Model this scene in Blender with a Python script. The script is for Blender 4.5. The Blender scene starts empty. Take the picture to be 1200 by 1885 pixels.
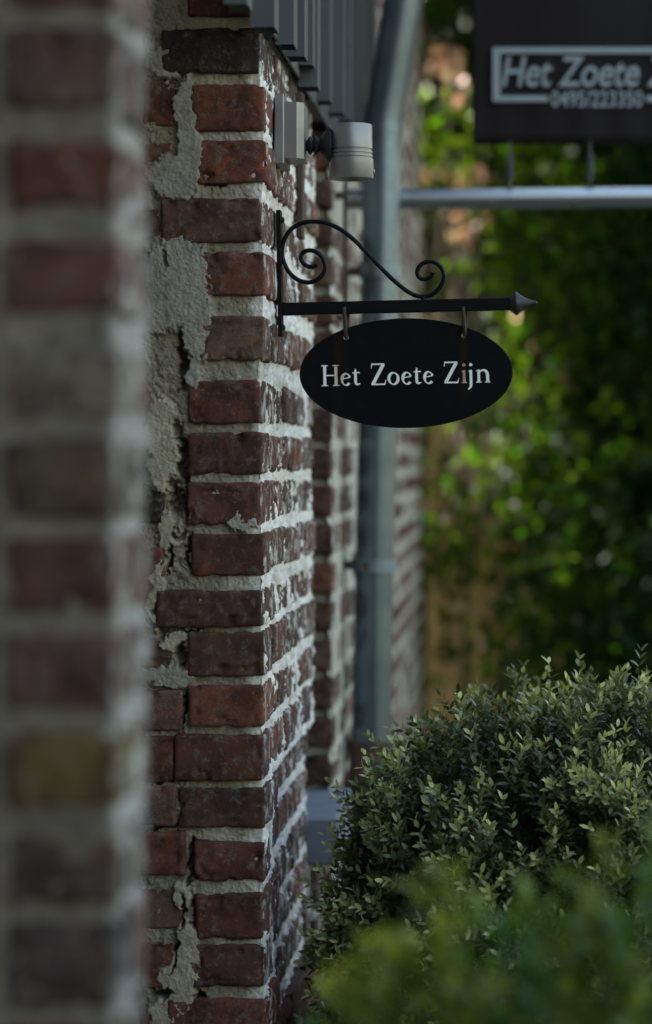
import bpy, math, random
import numpy as np
from mathutils import Vector

# ------------------------------------------------------------------ camera, sky, sun, exposure
scene = bpy.context.scene
COL = scene.collection
H = 1.45                      # eye height
LENS, FPX = 85.0, 85.0 / 36.0 * 1885.0
VX, VY = 960.0, 840.0         # where lines along the facade vanish (photo pixels)

cam_d = bpy.data.cameras.new('camera')
cam = bpy.data.objects.new('camera', cam_d); COL.objects.link(cam)
cam.location = (0, 0, H); cam.rotation_euler = (math.radians(90), 0, 0)
cam_d.lens = LENS; cam_d.sensor_width = 36; cam_d.sensor_fit = 'AUTO'
cam_d.shift_x = (600 - VX) / 1885.0; cam_d.shift_y = -(942.5 - VY) / 1885.0
cam_d.clip_start = 0.05; cam_d.clip_end = 500
cam_d.dof.use_dof = True; cam_d.dof.focus_distance = 3.52; cam_d.dof.aperture_fstop = 2.4
scene.camera = cam

SUN = Vector((-0.62, 0.50, 0.60)).normalized()
world = bpy.data.worlds.new('World'); scene.world = world; world.use_nodes = True
wn = world.node_tree.nodes; wl = world.node_tree.links
sky = wn.new('ShaderNodeTexSky'); sky.sky_type = 'NISHITA'; sky.sun_disc = False; sky.dust_density = 3.0; sky.ozone_density = 0.0; sky.air_density = 1.95
sky.sun_elevation = math.asin(SUN.z); sky.sun_rotation = math.atan2(SUN.x, SUN.y)
wn['Background'].inputs[1].default_value = 0.15
wl.new(sky.outputs[0], wn['Background'].inputs[0])
sun_d = bpy.data.lights.new('sun', 'SUN'); sun_d.energy = 5.0; sun_d.angle = math.radians(0.5)
sun_d.color = (1.0, 0.93, 0.82)
sun = bpy.data.objects.new('sun', sun_d); COL.objects.link(sun)
sun.location = SUN * 20; sun.rotation_euler = SUN.to_track_quat('Z', 'Y').to_euler()
scene.view_settings.view_transform = 'Standard'; scene.view_settings.look = 'None'
scene.view_settings.gamma = 1; scene.view_settings.exposure = 1.88
scene.cycles.use_denoising = True
scene.cycles.max_bounces = 8

# ------------------------------------------------------------------ helpers
rng = np.random.default_rng(7); random.seed(7)
PERM = np.random.default_rng(3).permutation(256)
def vnoise(p):
    p = np.asarray(p, float); i = np.floor(p).astype(int); f = p - i; u = f * f * (3 - 2 * f)
    def h(dx, dy, dz):
        return PERM[(PERM[(PERM[(i[:, 0] + dx) & 255] + i[:, 1] + dy) & 255] + i[:, 2] + dz) & 255] / 127.5 - 1
    l = lambda a, b, t: a + (b - a) * t
    x, y, z = u[:, 0], u[:, 1], u[:, 2]
    return l(l(l(h(0,0,0), h(1,0,0), x), l(h(0,1,0), h(1,1,0), x), y),
             l(l(h(0,0,1), h(1,0,1), x), l(h(0,1,1), h(1,1,1), x), y), z)
def fbm(p, s, octv=4, seed=0.0):
    p = np.asarray(p, float) * s + seed * 17.31; a, r, n = 1.0, 0.0, 0.0
    for _ in range(octv):
        r = r + a * vnoise(p); n += a; a *= 0.5; p = p * 2.03 + 11.7
    return r / n
def P(px, py, d): return Vector(((px - VX) * d / FPX, d, H + (VY - py) * d / FPX))
def PX(px, d): return (px - VX) * d / FPX
def PZ(py, d): return H + (VY - py) * d / FPX

def tag(o, label=None, cat=None, group=None, kind=None):
    if label: o['label'] = label
    if cat: o['category'] = cat
    if group: o['group'] = group
    if kind: o['kind'] = kind
    return o
def empty(name, loc=(0, 0, 0)):
    o = bpy.data.objects.new(name, None); COL.objects.link(o); o.location = loc
    o.empty_display_size = 0.05
    return o
def link(name, me, mat, parent=None, loc=(0, 0, 0), smooth=False):
    o = bpy.data.objects.new(name, me); COL.objects.link(o)
    if mat and not me.materials:
        for m in (mat if isinstance(mat, (list, tuple)) else [mat]): me.materials.append(m)
    if parent:
        o.parent = parent
        base = Vector((0, 0, 0)); q = parent
        while q: base += q.location; q = q.parent
        o.location = Vector(loc) - base
    else: o.location = loc
    if smooth: me.polygons.foreach_set('use_smooth', [True] * len(me.polygons))
    return o
def pymesh(name, v, f):
    me = bpy.data.meshes.new(name)
    me.from_pydata(v.tolist() if hasattr(v, 'tolist') else v, [], f.tolist() if hasattr(f, 'tolist') else f)
    me.update(); return me
def setcol(me, c):
    a = me.color_attributes.new('col', 'FLOAT_COLOR', 'POINT')
    c = np.concatenate([c, np.ones((len(c), 1))], 1).astype(np.float32)
    a.data.foreach_set('color', c.ravel())

class MB:
    """collects boxes, tubes, lathes into one mesh"""
    def __init__(s): s.v = []; s.f = []
    def add(s, v, f):
        n = len(s.v); s.v += [tuple(a) for a in v]; s.f += [tuple(i + n for i in q) for q in f]; return s
    def box(s, a, b, bev=0.0):
        x0, y0, z0 = a; x1, y1, z1 = b; e = bev
        if e <= 0:
            v = [(x, y, z) for z in (z0, z1) for y in (y0, y1) for x in (x0, x1)]
            return s.add(v, [(0,2,3,1),(4,5,7,6),(0,1,5,4),(2,6,7,3),(0,4,6,2),(1,3,7,5)])
        v = []; idx = {}
        for cx in (0, 1):
            for cy in (0, 1):
                for cz in (0, 1):
                    for ax in range(3):
                        p = [x1 if cx else x0, y1 if cy else y0, z1 if cz else z0]
                        for k, c in enumerate((cx, cy, cz)):
                            if k != ax: p[k] += -e if c else e
                        idx[cx, cy, cz, ax] = len(v); v.append(p)
        f = []
        for ax in range(3):
            o1, o2 = [k for k in range(3) if k != ax]
            for c in (0, 1):
                q = []
                for a1, a2 in ((0,0),(1,0),(1,1),(0,1)):
                    k = [0,0,0]; k[ax] = c; k[o1] = a1; k[o2] = a2; q.append(idx[k[0],k[1],k[2],ax])
                f.append(q)
            for a1 in (0,1):
                for a2 in (0,1):
                    k0 = [0,0,0]; k0[o1] = a1; k0[o2] = a2; k1 = list(k0); k1[ax] = 1
                    f.append([idx[(*k0, o1)], idx[(*k1, o1)], idx[(*k1, o2)], idx[(*k0, o2)]])
        for cx in (0,1):
            for cy in (0,1):
                for cz in (0,1): f.append([idx[cx,cy,cz,k] for k in range(3)])
        s.add(v, f); return s
    def tube(s, pts, r, n=10, cap=True):
        pts = [Vector(p) for p in pts]; rr = r if isinstance(r, (list, tuple)) else [r] * len(pts)
        v = []; up = None
        for i, p in enumerate(pts):
            t = (pts[min(i + 1, len(pts) - 1)] - pts[max(i - 1, 0)]).normalized()
            if up is None: up = Vector((0, 1, 0)) if abs(t.y) < 0.9 else Vector((1, 0, 0))
            a = t.cross(up).normalized(); b = a.cross(t).normalized(); up = b
            for k in range(n):
                an = 2 * math.pi * k / n
                v.append(p + (a * math.cos(an) + b * math.sin(an)) * rr[i])
        f = [(i*n+k, i*n+(k+1)%n, (i+1)*n+(k+1)%n, (i+1)*n+k) for i in range(len(pts)-1) for k in range(n)]
        if cap: f += [tuple(range(n))[::-1], tuple((len(pts)-1)*n + k for k in range(n))]
        return s.add(v, f)
    def lathe(s, prof, origin, axis, n=32):
        axis = Vector(axis).normalized(); o = Vector(origin)
        pts = [o + axis * h for h, _ in prof]
        t = axis; up = Vector((0, 1, 0)) if abs(t.y) < 0.9 else Vector((1, 0, 0))
        a = t.cross(up).normalized(); b = a.cross(t).normalized()
        v = [p + (a * math.cos(2*math.pi*k/n) + b * math.sin(2*math.pi*k/n)) * r for p, (_, r) in zip(pts, prof) for k in range(n)]
        m = len(prof)
        f = [(i*n+k, i*n+(k+1)%n, (i+1)*n+(k+1)%n, (i+1)*n+k) for i in range(m-1) for k in range(n)]
        f += [tuple(range(n))[::-1], tuple((m-1)*n + k for k in range(n))]
        return s.add(v, f)
    def build(s, name, mat, parent=None, smooth=False, angle=35):
        me = bpy.data.meshes.new(name); me.from_pydata([tuple(p) for p in s.v], [], s.f); me.update()
        import bmesh
        bm = bmesh.new(); bm.from_mesh(me); bmesh.ops.recalc_face_normals(bm, faces=bm.faces); bm.to_mesh(me); bm.free()
        o = link(name, me, mat, None)
        if smooth:
            me.polygons.foreach_set('use_smooth', [True] * len(me.polygons))
            me.set_sharp_from_angle(angle=math.radians(angle))
        if parent:
            base = Vector((0, 0, 0)); q = parent
            while q: base += q.location; q = q.parent
            o.parent = parent; o.location = -base
        return o
def catmull(pts, k=8):
    pts = [Vector(p) for p in pts]; out = []
    for i in range(len(pts) - 1):
        p0, p1, p2, p3 = pts[max(i-1, 0)], pts[i], pts[i+1], pts[min(i+2, len(pts)-1)]
        for j in range(k):
            t = j / k
            out.append(0.5 * ((2*p1) + (p2-p0)*t + (2*p0-5*p1+4*p2-p3)*t*t + (3*p1-p0-3*p2+p3)*t*t*t))
    out.append(pts[-1]); return out

# ------------------------------------------------------------------ materials
def newmat(name):
    m = bpy.data.materials.new(name); m.use_nodes = True
    nt = m.node_tree; return m, nt, nt.nodes['Principled BSDF'], nt.nodes, nt.links
def noise(nt, co, scale, detail=4, rough=0.55):
    n = nt.nodes.new('ShaderNodeTexNoise'); n.inputs['Scale'].default_value = scale
    n.inputs['Detail'].default_value = detail; n.inputs['Roughness'].default_value = rough
    if co: nt.links.new(co, n.inputs['Vector'])
    return n.outputs['Fac']
def ramp(nt, fac, a, b, ca=(0,0,0,1), cb=(1,1,1,1)):
    r = nt.nodes.new('ShaderNodeValToRGB'); e = r.color_ramp.elements
    e[0].position, e[1].position, e[0].color, e[1].color = a, b, ca, cb
    nt.links.new(fac, r.inputs[0]); return r.outputs[0]
def mixc(nt, fac, a, b, mode='MIX'):
    m = nt.nodes.new('ShaderNodeMix'); m.data_type = 'RGBA'; m.blend_type = mode
    for sock, val in ((m.inputs[0], fac), (m.inputs[6], a), (m.inputs[7], b)):
        if hasattr(val, 'is_output'): nt.links.new(val, sock)
        elif isinstance(val, (int, float)): sock.default_value = val
        else: sock.default_value = (*val[:3], 1)
    return m.outputs[2]
def math_(nt, op, a, b=None):
    m = nt.nodes.new('ShaderNodeMath'); m.operation = op
    for s, v in ((m.inputs[0], a), (m.inputs[1], b)):
        if v is None: continue
        if hasattr(v, 'is_output'): nt.links.new(v, s)
        else: s.default_value = v
    return m.outputs[0]
def bump(nt, bsdf, h, strength, dist):
    b = nt.nodes.new('ShaderNodeBump'); b.inputs['Strength'].default_value = strength; b.inputs['Distance'].default_value = dist
    nt.links.new(h, b.inputs['Height']); nt.links.new(b.outputs[0], bsdf.inputs['Normal'])
def objcoord(nt, rand=True):
    tc = nt.nodes.new('ShaderNodeTexCoord'); co = tc.outputs['Object']
    if rand:
        oi = nt.nodes.new('ShaderNodeObjectInfo')
        mm = nt.nodes.new('ShaderNodeVectorMath'); mm.operation = 'SCALE'; mm.inputs[0].default_value = (13.1, 7.7, 19.3)
        nt.links.new(oi.outputs['Random'], mm.inputs['Scale'])
        ad = nt.nodes.new('ShaderNodeVectorMath'); ad.operation = 'ADD'
        nt.links.new(co, ad.inputs[0]); nt.links.new(mm.outputs[0], ad.inputs[1]); co = ad.outputs[0]
        return co, oi
    return co, None

def brick_mat(name, lime=0.0, attr=False):
    m, nt, bs, N, L = newmat(name)
    co, oi = objcoord(nt)
    if attr:
        at = N.new('ShaderNodeAttribute'); at.attribute_name = 'col'; base = at.outputs['Color']
    else: base = oi.outputs['Color']
    n1 = noise(nt, co, 22, 5, 0.6)
    dark = mixc(nt, 1.0, base, (0.42, 0.36, 0.36), 'MULTIPLY')
    c = mixc(nt, ramp(nt, n1, 0.44, 0.60), base, dark)
    n2 = noise(nt, co, 34, 6, 0.7)                       # orange burnt areas
    org = mixc(nt, 1.0, base, (2.1, 1.3, 0.75), 'MULTIPLY')
    c = mixc(nt, ramp(nt, n2, 0.55, 0.74), c, org)
    n3 = noise(nt, co, 60, 8, 0.75)                      # pale mineral bloom
    c = mixc(nt, math_(nt, 'MULTIPLY', ramp(nt, n3, 0.52, 0.66), 0.6), c, (0.33, 0.29, 0.27))
    n4 = noise(nt, co, 900, 2, 0.6)                      # grit
    c = mixc(nt, math_(nt, 'MULTIPLY', ramp(nt, n4, 0.62, 0.78), 0.55), c, (0.34, 0.28, 0.24))
    c = mixc(nt, math_(nt, 'MULTIPLY', ramp(nt, n4, 0.40, 0.25), 0.6), c, (0.03, 0.02, 0.02))
    c = mixc(nt, math_(nt, 'MULTIPLY', math_(nt, 'MULTIPLY', ramp(nt, noise(nt, co, 16, 2), 0.56, 0.66), ramp(nt, noise(nt, co, 210, 4, 0.7), 0.55, 0.66)), 0.7), c, (0.30, 0.22, 0.07))
    if lime > 0:
        n5 = noise(nt, co, 26, 7, 0.68)
        c = mixc(nt, math_(nt, 'MULTIPLY', ramp(nt, n5, 0.60 - 0.14 * lime, 0.72 - 0.1 * lime), 0.85), c, (0.66, 0.64, 0.62))
        n6 = noise(nt, co, 140, 4, 0.7)
        c = mixc(nt, math_(nt, 'MULTIPLY', ramp(nt, n6, 0.55, 0.75), 0.35), c, (0.55, 0.53, 0.53))
    L.new(c, bs.inputs['Base Color']); bs.inputs['Roughness'].default_value = 0.86
    bs.inputs['Specular IOR Level'].default_value = 0.3
    hgt = math_(nt, 'ADD', math_(nt, 'MULTIPLY', n3, 0.8), math_(nt, 'ADD', math_(nt, 'MULTIPLY', n4, 0.25), n1))
    bump(nt, bs, hgt, 0.8, 0.0028)
    return m
M_BRICK = brick_mat('old_brick'); M_BRICKLIME = brick_mat('old_brick_limewashed', 0.62)
M_BRICKATT = brick_mat('old_brick_far', 0.0, True)

def mortar_mat(name, attr=True, col=(0.45, 0.41, 0.34), grit=1.0):
    m, nt, bs, N, L = newmat(name); co, _ = objcoord(nt, False)
    if attr:
        at = N.new('ShaderNodeAttribute'); at.attribute_name = 'col'; base = at.outputs['Color']
    else:
        rgb = N.new('ShaderNodeRGB'); rgb.outputs[0].default_value = (*col, 1); base = rgb.outputs[0]
    n1 = noise(nt, co, 45, 6, 0.65); n2 = noise(nt, co, 420, 4, 0.7); n3 = noise(nt, co, 1100, 2, 0.5)
    c = mixc(nt, math_(nt, 'MULTIPLY', ramp(nt, n1, 0.45, 0.72), 0.45), base, mixc(nt, 1.0, base, (0.42, 0.38, 0.33), 'MULTIPLY'))
    c = mixc(nt, math_(nt, 'MULTIPLY', ramp(nt, n2, 0.56, 0.70), 0.55 * grit), c, mixc(nt, 1.0, base, (0.30, 0.28, 0.27), 'MULTIPLY'))
    c = mixc(nt, math_(nt, 'MULTIPLY', ramp(nt, n3, 0.62, 0.74), 0.6 * grit), c, (0.62, 0.60, 0.56))
    L.new(c, bs.inputs['Base Color']); bs.inputs['Roughness'].default_value = 0.95
    bs.inputs['Specular IOR Level'].default_value = 0.15
    bump(nt, bs, math_(nt, 'ADD', n1, math_(nt, 'ADD', math_(nt, 'MULTIPLY', n2, 0.5), math_(nt, 'MULTIPLY', n3, 0.2))), 0.9, 0.0035)
    return m
M_MORTAR = mortar_mat('lime_mortar'); M_MORTARL = mortar_mat('lime_wash', True, grit=0.35); M_MORTARP = mortar_mat('lime_mortar_plain', False); M_SHADEWING = mortar_mat('shade_wing_dark', False, (0.09, 0.06, 0.045))
M_MORTARW = mortar_mat('lime_mortar_white', False, (0.58, 0.55, 0.49), 0.5)

def metal(name, col, rough, met=0.0, nscale=30, var=0.25, bmp=0.0, spec=0.5):
    m, nt, bs, N, L = newmat(name); co, _ = objcoord(nt, False)
    n1 = noise(nt, co, nscale, 6, 0.65); n2 = noise(nt, co, nscale * 14, 3, 0.6)
    c = mixc(nt, math_(nt, 'MULTIPLY', ramp(nt, n1, 0.4, 0.7), var), col, tuple(x * 0.5 for x in col))
    c = mixc(nt, math_(nt, 'MULTIPLY', ramp(nt, n2, 0.6, 0.75), var * 0.7), c, tuple(min(1, x * 1.5 + 0.03) for x in col))
    L.new(c, bs.inputs['Base Color']); bs.inputs['Metallic'].default_value = met
    r = math_(nt, 'ADD', rough - 0.06, math_(nt, 'MULTIPLY', n1, 0.15)); L.new(r, bs.inputs['Roughness'])
    bs.inputs['Specular IOR Level'].default_value = spec
    if bmp: bump(nt, bs, math_(nt, 'ADD', n1, math_(nt, 'MULTIPLY', n2, 0.3)), bmp, 0.001)
    return m
M_ZINC = metal('weathered_zinc', (0.16, 0.20, 0.245), 0.33, 0.85, 9, 0.6)
M_CLAD = metal('grey_coated_steel', (0.075, 0.083, 0.092), 0.42, 0.0, 20, 0.2)
M_IRON = metal('rusty_iron', (0.07, 0.038, 0.03), 0.8, 0.0, 40, 0.5, 0.6)
M_CAST = metal('brown_cast_iron', (0.085, 0.045, 0.04), 0.65, 0.0, 40, 0.4, 0.4)
M_BLACK = metal('black_powder_coat', (0.004, 0.0045, 0.006), 0.36, 0.0, 60, 0.3, 0.1, 0.14)
M_RUBBER = metal('black_rubber', (0.012, 0.012, 0.014), 0.55, 0.0, 60, 0.2)
M_ALU = metal('satin_aluminium', (0.24, 0.235, 0.24), 0.38, 0.6, 25, 0.15)
M_TUBE = metal('brushed_steel_tube', (0.42, 0.44, 0.47), 0.28, 0.9, 12, 0.15)
M_STONE = metal('bluestone', (0.19, 0.21, 0.25), 0.75, 0.0, 35, 0.3, 0.4)
M_STEEL = metal('galvanised_steel', (0.45, 0.48, 0.5), 0.4, 0.7, 40, 0.2)
M_CLAMP = metal('dull_zinc_band', (0.20, 0.245, 0.29), 0.42, 0.5, 20, 0.3)
M_HOOK = metal('dull_spring_steel', (0.10, 0.11, 0.12), 0.5, 0.4, 40, 0.3)
M_FINIAL = metal('worn_finial_iron', (0.018, 0.017, 0.02), 0.45, 0.2, 90, 0.6, 0.5)

# ------------------------------------------------------------------ ground
def ground_mat():
    m, nt, bs, N, L = newmat('gravel_ground'); co, _ = objcoord(nt, False)
    n1 = noise(nt, co, 3, 6); n2 = noise(nt, co, 120, 3)
    c = mixc(nt, ramp(nt, n1, 0.4, 0.65), (0.16, 0.14, 0.11), (0.09, 0.085, 0.075))
    c = mixc(nt, math_(nt, 'MULTIPLY', ramp(nt, n2, 0.5, 0.7), 0.6), c, (0.25, 0.23, 0.2))
    L.new(c, bs.inputs['Base Color']); bs.inputs['Roughness'].default_value = 0.95; bump(nt, bs, n2, 0.6, 0.01)
    return m
g = MB(); g.add([(-150, -150, 0), (150, -150, 0), (150, 150, 0), (-150, 150, 0)], [(0, 1, 2, 3)])
tag(g.build('ground', ground_mat()), 'gravelled garden ground', None, None, 'structure')

# ------------------------------------------------------------------ bricks
def brick_mesh(name, sx, sy, sz, nx, ny, nz, r=0.004, amp=0.0012, chip=0.004, seed=0.0, wob=0.002):
    """rounded, warped, chipped brick centred on its own origin"""
    def axis(s, n, rr):
        h = s / 2; e = min(rr, h * 0.5)
        return np.concatenate([[-h], np.linspace(-h + e, h - e, max(n - 1, 2)), [h]])
    xs, ys, zs = axis(sx, nx, r), axis(sy, ny, r), axis(sz, nz, r)
    A, B, C = len(xs) - 1, len(ys) - 1, len(zs) - 1
    key = {}; V = []; F = []
    def vid(i, j, k):
        q = (i, j, k)
        if q not in key: key[q] = len(V); V.append((xs[i], ys[j], zs[k]))
        return key[q]
    for j in range(B):
        for k in range(C):
            F.append((vid(0,j,k), vid(0,j,k+1), vid(0,j+1,k+1), vid(0,j+1,k)))
            F.append((vid(A,j,k), vid(A,j+1,k), vid(A,j+1,k+1), vid(A,j,k+1)))
    for i in range(A):
        for k in range(C):
            F.append((vid(i,0,k), vid(i+1,0,k), vid(i+1,0,k+1), vid(i,0,k+1)))
            F.append((vid(i,B,k), vid(i,B,k+1), vid(i+1,B,k+1), vid(i+1,B,k)))
    for i in range(A):
        for j in range(B):
            F.append((vid(i,j,0), vid(i,j+1,0), vid(i+1,j+1,0), vid(i+1,j,0)))
            F.append((vid(i,j,C), vid(i+1,j,C), vid(i+1,j+1,C), vid(i,j+1,C)))
    v = np.array(V); hs = np.array([sx, sy, sz]) / 2
    core = np.clip(v, -(hs - r), hs - r); d = v - core; ln = np.linalg.norm(d, axis=1, keepdims=True); d = d / np.maximum(ln, 1e-9)
    v2 = core + d * r
    edge = (np.abs(v) > hs - 3.0 * r - 0.002).sum(1)
    # slow warp of the outline
    w = np.stack([fbm(v2, 22, 2, seed + 1), fbm(v2, 22, 2, seed + 2), fbm(v2, 22, 2, seed + 3)], 1)
    v2 = v2 + w * wob
    n = fbm(v2, 130, 4, seed)
    v2 = v2 + d * (n * amp)[:, None]
    ch = np.clip(fbm(v2, 60, 3, seed + 5) - 0.12, 0, 1) * np.where(edge >= 2, 1.0, 0.0)
    v2 = v2 - d * (ch * chip * 4)[:, None]
    me = pymesh(name, v2, F)
    me.polygons.foreach_set('use_smooth', [True] * len(me.polygons))
    return me
def assign_lime(me):
    n = np.empty(len(me.polygons) * 3, np.float32); me.polygons.foreach_get('normal', n); n = n.reshape(-1, 3)
    me.polygons.foreach_set('material_index', (n[:, 0] > 0.75).astype(np.int32))
RED = (0.26, 0.075, 0.038); DRED = (0.20, 0.060, 0.036); BRN = (0.155, 0.070, 0.045); SOOT = (0.045, 0.032, 0.028)
PURP = (0.155, 0.062, 0.046); ORG = (0.32, 0.105, 0.05); TAUPE = (0.24, 0.14, 0.10); PINK = (0.27, 0.14, 0.11)
def jitter(c, a=0.15):
    k = 1 + random.uniform(-a, a); return (c[0]*k*(1+random.uniform(-.06,.06)), c[1]*k*(1+random.uniform(-.08,.08)), c[2]*k, 1)

house = empty('brick_house', (-0.6, 4, 0))
tag(house, 'old brick house with lime-smeared joints and crumbling pier corner', 'house')

WX = PX(490, 3.42)            # facade plane
D0 = 3.42                     # front of the pier
D1 = 4.27                     # end of the pier
D2 = 4.62                     # next jamb
DN = 1.864                    # front of near pillar
DEND = 8.75                   # end of the house

# pier cores / walls behind the mortar sheets
core = MB()
core.box((-0.95, D0 + 0.06, 0), (WX - 0.03, D1 - 0.012, 3.25))
pier = core.build('pier', M_MORTARP, house)

# -- front face bricks (photo pixels at depth D0): top, bottom, left, right, colour
FRONT = [(-45, 30, 345, 462, DRED), (52, 136, 296, 477, SOOT), (155, 241, 350, 487, RED), (258, 339, 362, 490, RED),
 (364, 446, 296, 482, BRN), (462, 544, 362, 489, RED), (581, 663, 368, 486, TAUPE), (699, 779, 345, 478, DRED),
 (795, 873, 345, 481, PURP), (886, 966, 344, 480, DRED), (981, 1060, 352, 486, DRED), (1087, 1156, 287, 481, PURP),
 (1163, 1246, 344, 488, BRN), (1262, 1338, 345, 484, ORG), (1352, 1438, 321, 484, DRED), (1450, 1524, 327, 488, BRN),
 (1548, 1623, 357, 486, DRED), (1644, 1728, 361, 490, DRED), (1740, 1819, 352, 488, PURP), (1840, 1925, 308, 490, RED)]
LEFT = [(146, 231, 262, 324, RED), (262, 306, 262, 309, RED), (700, 776, 225, 262, BRN), (605, 720, 262, 324, SOOT), (888, 963, 262, 302, SOOT), (1008, 1063, 262, 302, ORG),
 (1180, 1234, 258, 314, PINK), (1270, 1345, 258, 335, PINK), (1354, 1440, 258, 319, DRED), (1447, 1522, 256, 325, PINK),
 (1530, 1612, 256, 343, RED), (1637, 1712, 256, 332, PINK), (1737, 1820, 256, 319, ORG), (1850, 1940, 256, 298, DRED),
 (385, 440, 240, 292, BRN)]
def put_front(y0, y1, x0, x1, col, k, depth, proud, quoin):
    sc = D0 / FPX
    sx, sz, sy = (x1 - x0) * sc, (y1 - y0) * sc, depth
    me = brick_mesh('brick', sx, sy, sz, int(sx / 0.0034), 10 if not quoin else 26, int(sz / 0.0034), 0.0042, 0.0011, 0.0035, 3.3 * k + 1, 0.0022)
    o = link('brick', me, [M_BRICK, M_BRICKLIME], pier, ((x0 + x1) / 2 * sc - VX * sc, D0 - proud + sy / 2, H + (VY - (y0 + y1) / 2) * sc))
    if quoin: assign_lime(me)
    o.color = jitter(col, 0.08); o.rotation_euler = (random.uniform(-.01, .01), random.uniform(-.012, .012), random.uniform(-.015, .015))
    return o
for k, (y0, y1, x0, x1, c) in enumerate(FRONT):
    put_front(y0, y1, x0, x1, c, k, 0.205 if k % 2 else 0.10, random.uniform(0.000, 0.003), True)
for k, (y0, y1, x0, x1, c) in enumerate(LEFT):
    put_front(y0, y1, x0, x1, c, 40 + k, 0.09, -0.028 if c == SOOT and y0 == 605 else random.uniform(-0.006, 0.001), False)

# -- crumbling mortar on the pier front: a displaced sheet
def front_mortar():
    xs = np.arange(236, 489, 1.7); ys = np.arange(-60, 1990, 1.7)
    X, Y = np.meshgrid(xs, ys); x, y = X.ravel(), Y.ravel(); sc = D0 / FPX
    edge = np.interp(y, [(q[0] + q[1]) / 2 for q in FRONT], [max(q[3], 474) for q in FRONT])
    x = 236 + (x - 236) * (edge - 3 - 236) / (489 - 236)
    p = np.stack([x * sc, y * 0, y * sc], 1)
    n1 = fbm(p, 28, 3, 2); n2 = fbm(p, 110, 4, 5); n3 = fbm(p, 330, 3, 9)
    warpx = x + 20 * fbm(p, 40, 4, 21) + 9 * fbm(p, 150, 3, 23); warpy = y + 20 * fbm(p, 40, 4, 22) + 9 * fbm(p, 150, 3, 24)
    lft = np.clip((370 - warpx) / 30, 0, 1); rec = 0.0078 + 0.0016 * lft + (0.0022 + 0.0018 * lft) * n1 + (0.0030 + 0.0028 * lft) * n2 + (0.0016 + 0.0014 * lft) * n3
    r = np.clip((warpx - 440) / 40, 0, 1); rec = rec * (1 - 0.6 * r) + 0.0015 * r
    col = np.array([0.31, 0.265, 0.205]) * (1 + 0.25 * n1 + 0.25 * n2)[:, None]
    lime = np.clip((warpx - 450) / 22, 0, 1)[:, None]
    midl = np.clip(fbm(p, 16, 2, 31) * 2.5, 0, 1)[:, None] * np.clip((warpx - 330) / 60, 0, 1)[:, None] * 0.6
    col = col * (1 - midl) + np.array([0.62, 0.56, 0.49]) * midl
    col = col * (1 - lime) + np.array([0.87, 0.82, 0.78]) * lime
    # cement patches smeared over the bricks, and loose lumps: cx, cy, rx, ry, proud
    for cx, cy, rx, ry, pr, cc in [(318,520,74,92,.0035,0), (368,612,30,62,.004,0), (352,690,16,30,.003,0), (338,205,22,66,.003,0), (318,322,54,44,.004,0),
        (352,290,22,70,.003,0), (296,815,32,92,.003,1), (305,980,24,40,-.002,1), (287,1100,18,70,.001,1), (322,1180,22,20,.002,1),
        (300,1250,60,22,-.002,0), (335,1645,20,30,.001,1), (345,1740,20,45,.0,1), (330,1810,32,62,.003,1), (300,1870,26,42,.002,1),
        (446,960,34,19,.002,2), (395,906,11,9,.002,0), (385,1110,24,10,.002,0), (300,120,36,30,.002,0), (272,560,40,60,.001,0)]:
        q = ((warpx - cx) / rx) ** 2 + ((warpy - cy) / ry) ** 2
        w = np.clip((1.2 - q) / 0.42 + 0.5 * n3, 0, 1)
        rec = rec * (1 - w) + (-0.45 * pr - 0.0015 * n2 - 0.0012 * n3 - 0.0015 * n1) * w
        base = np.array([[0.33, 0.30, 0.265], [0.44, 0.375, 0.285], [0.42, 0.39, 0.35]][cc]) * (1 + 0.22 * n2 + 0.15 * n1)[:, None]
        col = col * (1 - w)[:, None] + base * w[:, None]
    for cx, cy, rx, ry, dp in [(333,665,9,55,.035), (336,850,11,48,.035), (330,800,8,30,.02), (322,925,9,45,.03), (338,930,6,40,.03), (320,985,14,10,.02),
        (308,1030,7,28,.03), (345,1020,6,35,.025), (290,1130,9,16,.02), (335,1215,12,22,.03), (340,1310,5,40,.035), (321,1400,4,36,.03), (351,1585,8,38,.035),
        (337,1680,5,40,.03), (358,1680,4,32,.025), (322,1770,5,30,.03), (372,1828,10,10,.03), (290,1827,26,6,.03), (300,1525,45,4,.025), (285,1443,40,4,.03),
        (400,340,16,5,.015), (330,1163,40,4,.015), (420,1730,45,4,.012), (303,470,6,20,.012)]:
        q = ((warpx - cx) / rx) ** 2 + ((warpy - cy) / ry) ** 2
        w = np.clip(1.25 - q, 0, 1); rec = rec + dp * w
    # joints that run back between the stones
    v = np.stack([(x - VX) * sc, D0 + rec, H + (VY - y) * sc], 1)
    nx, ny = len(xs), len(ys); i = np.arange(nx * ny).reshape(ny, nx)
    f = np.stack([i[:-1, :-1], i[1:, :-1], i[1:, 1:], i[:-1, 1:]], -1).reshape(-1, 4)
    me = pymesh('mortar', v, f); setcol(me, np.clip(col, 0.02, 0.9))
    o = link('mortar', me, M_MORTAR, pier, smooth=True)
    return o
front_mortar()

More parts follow.
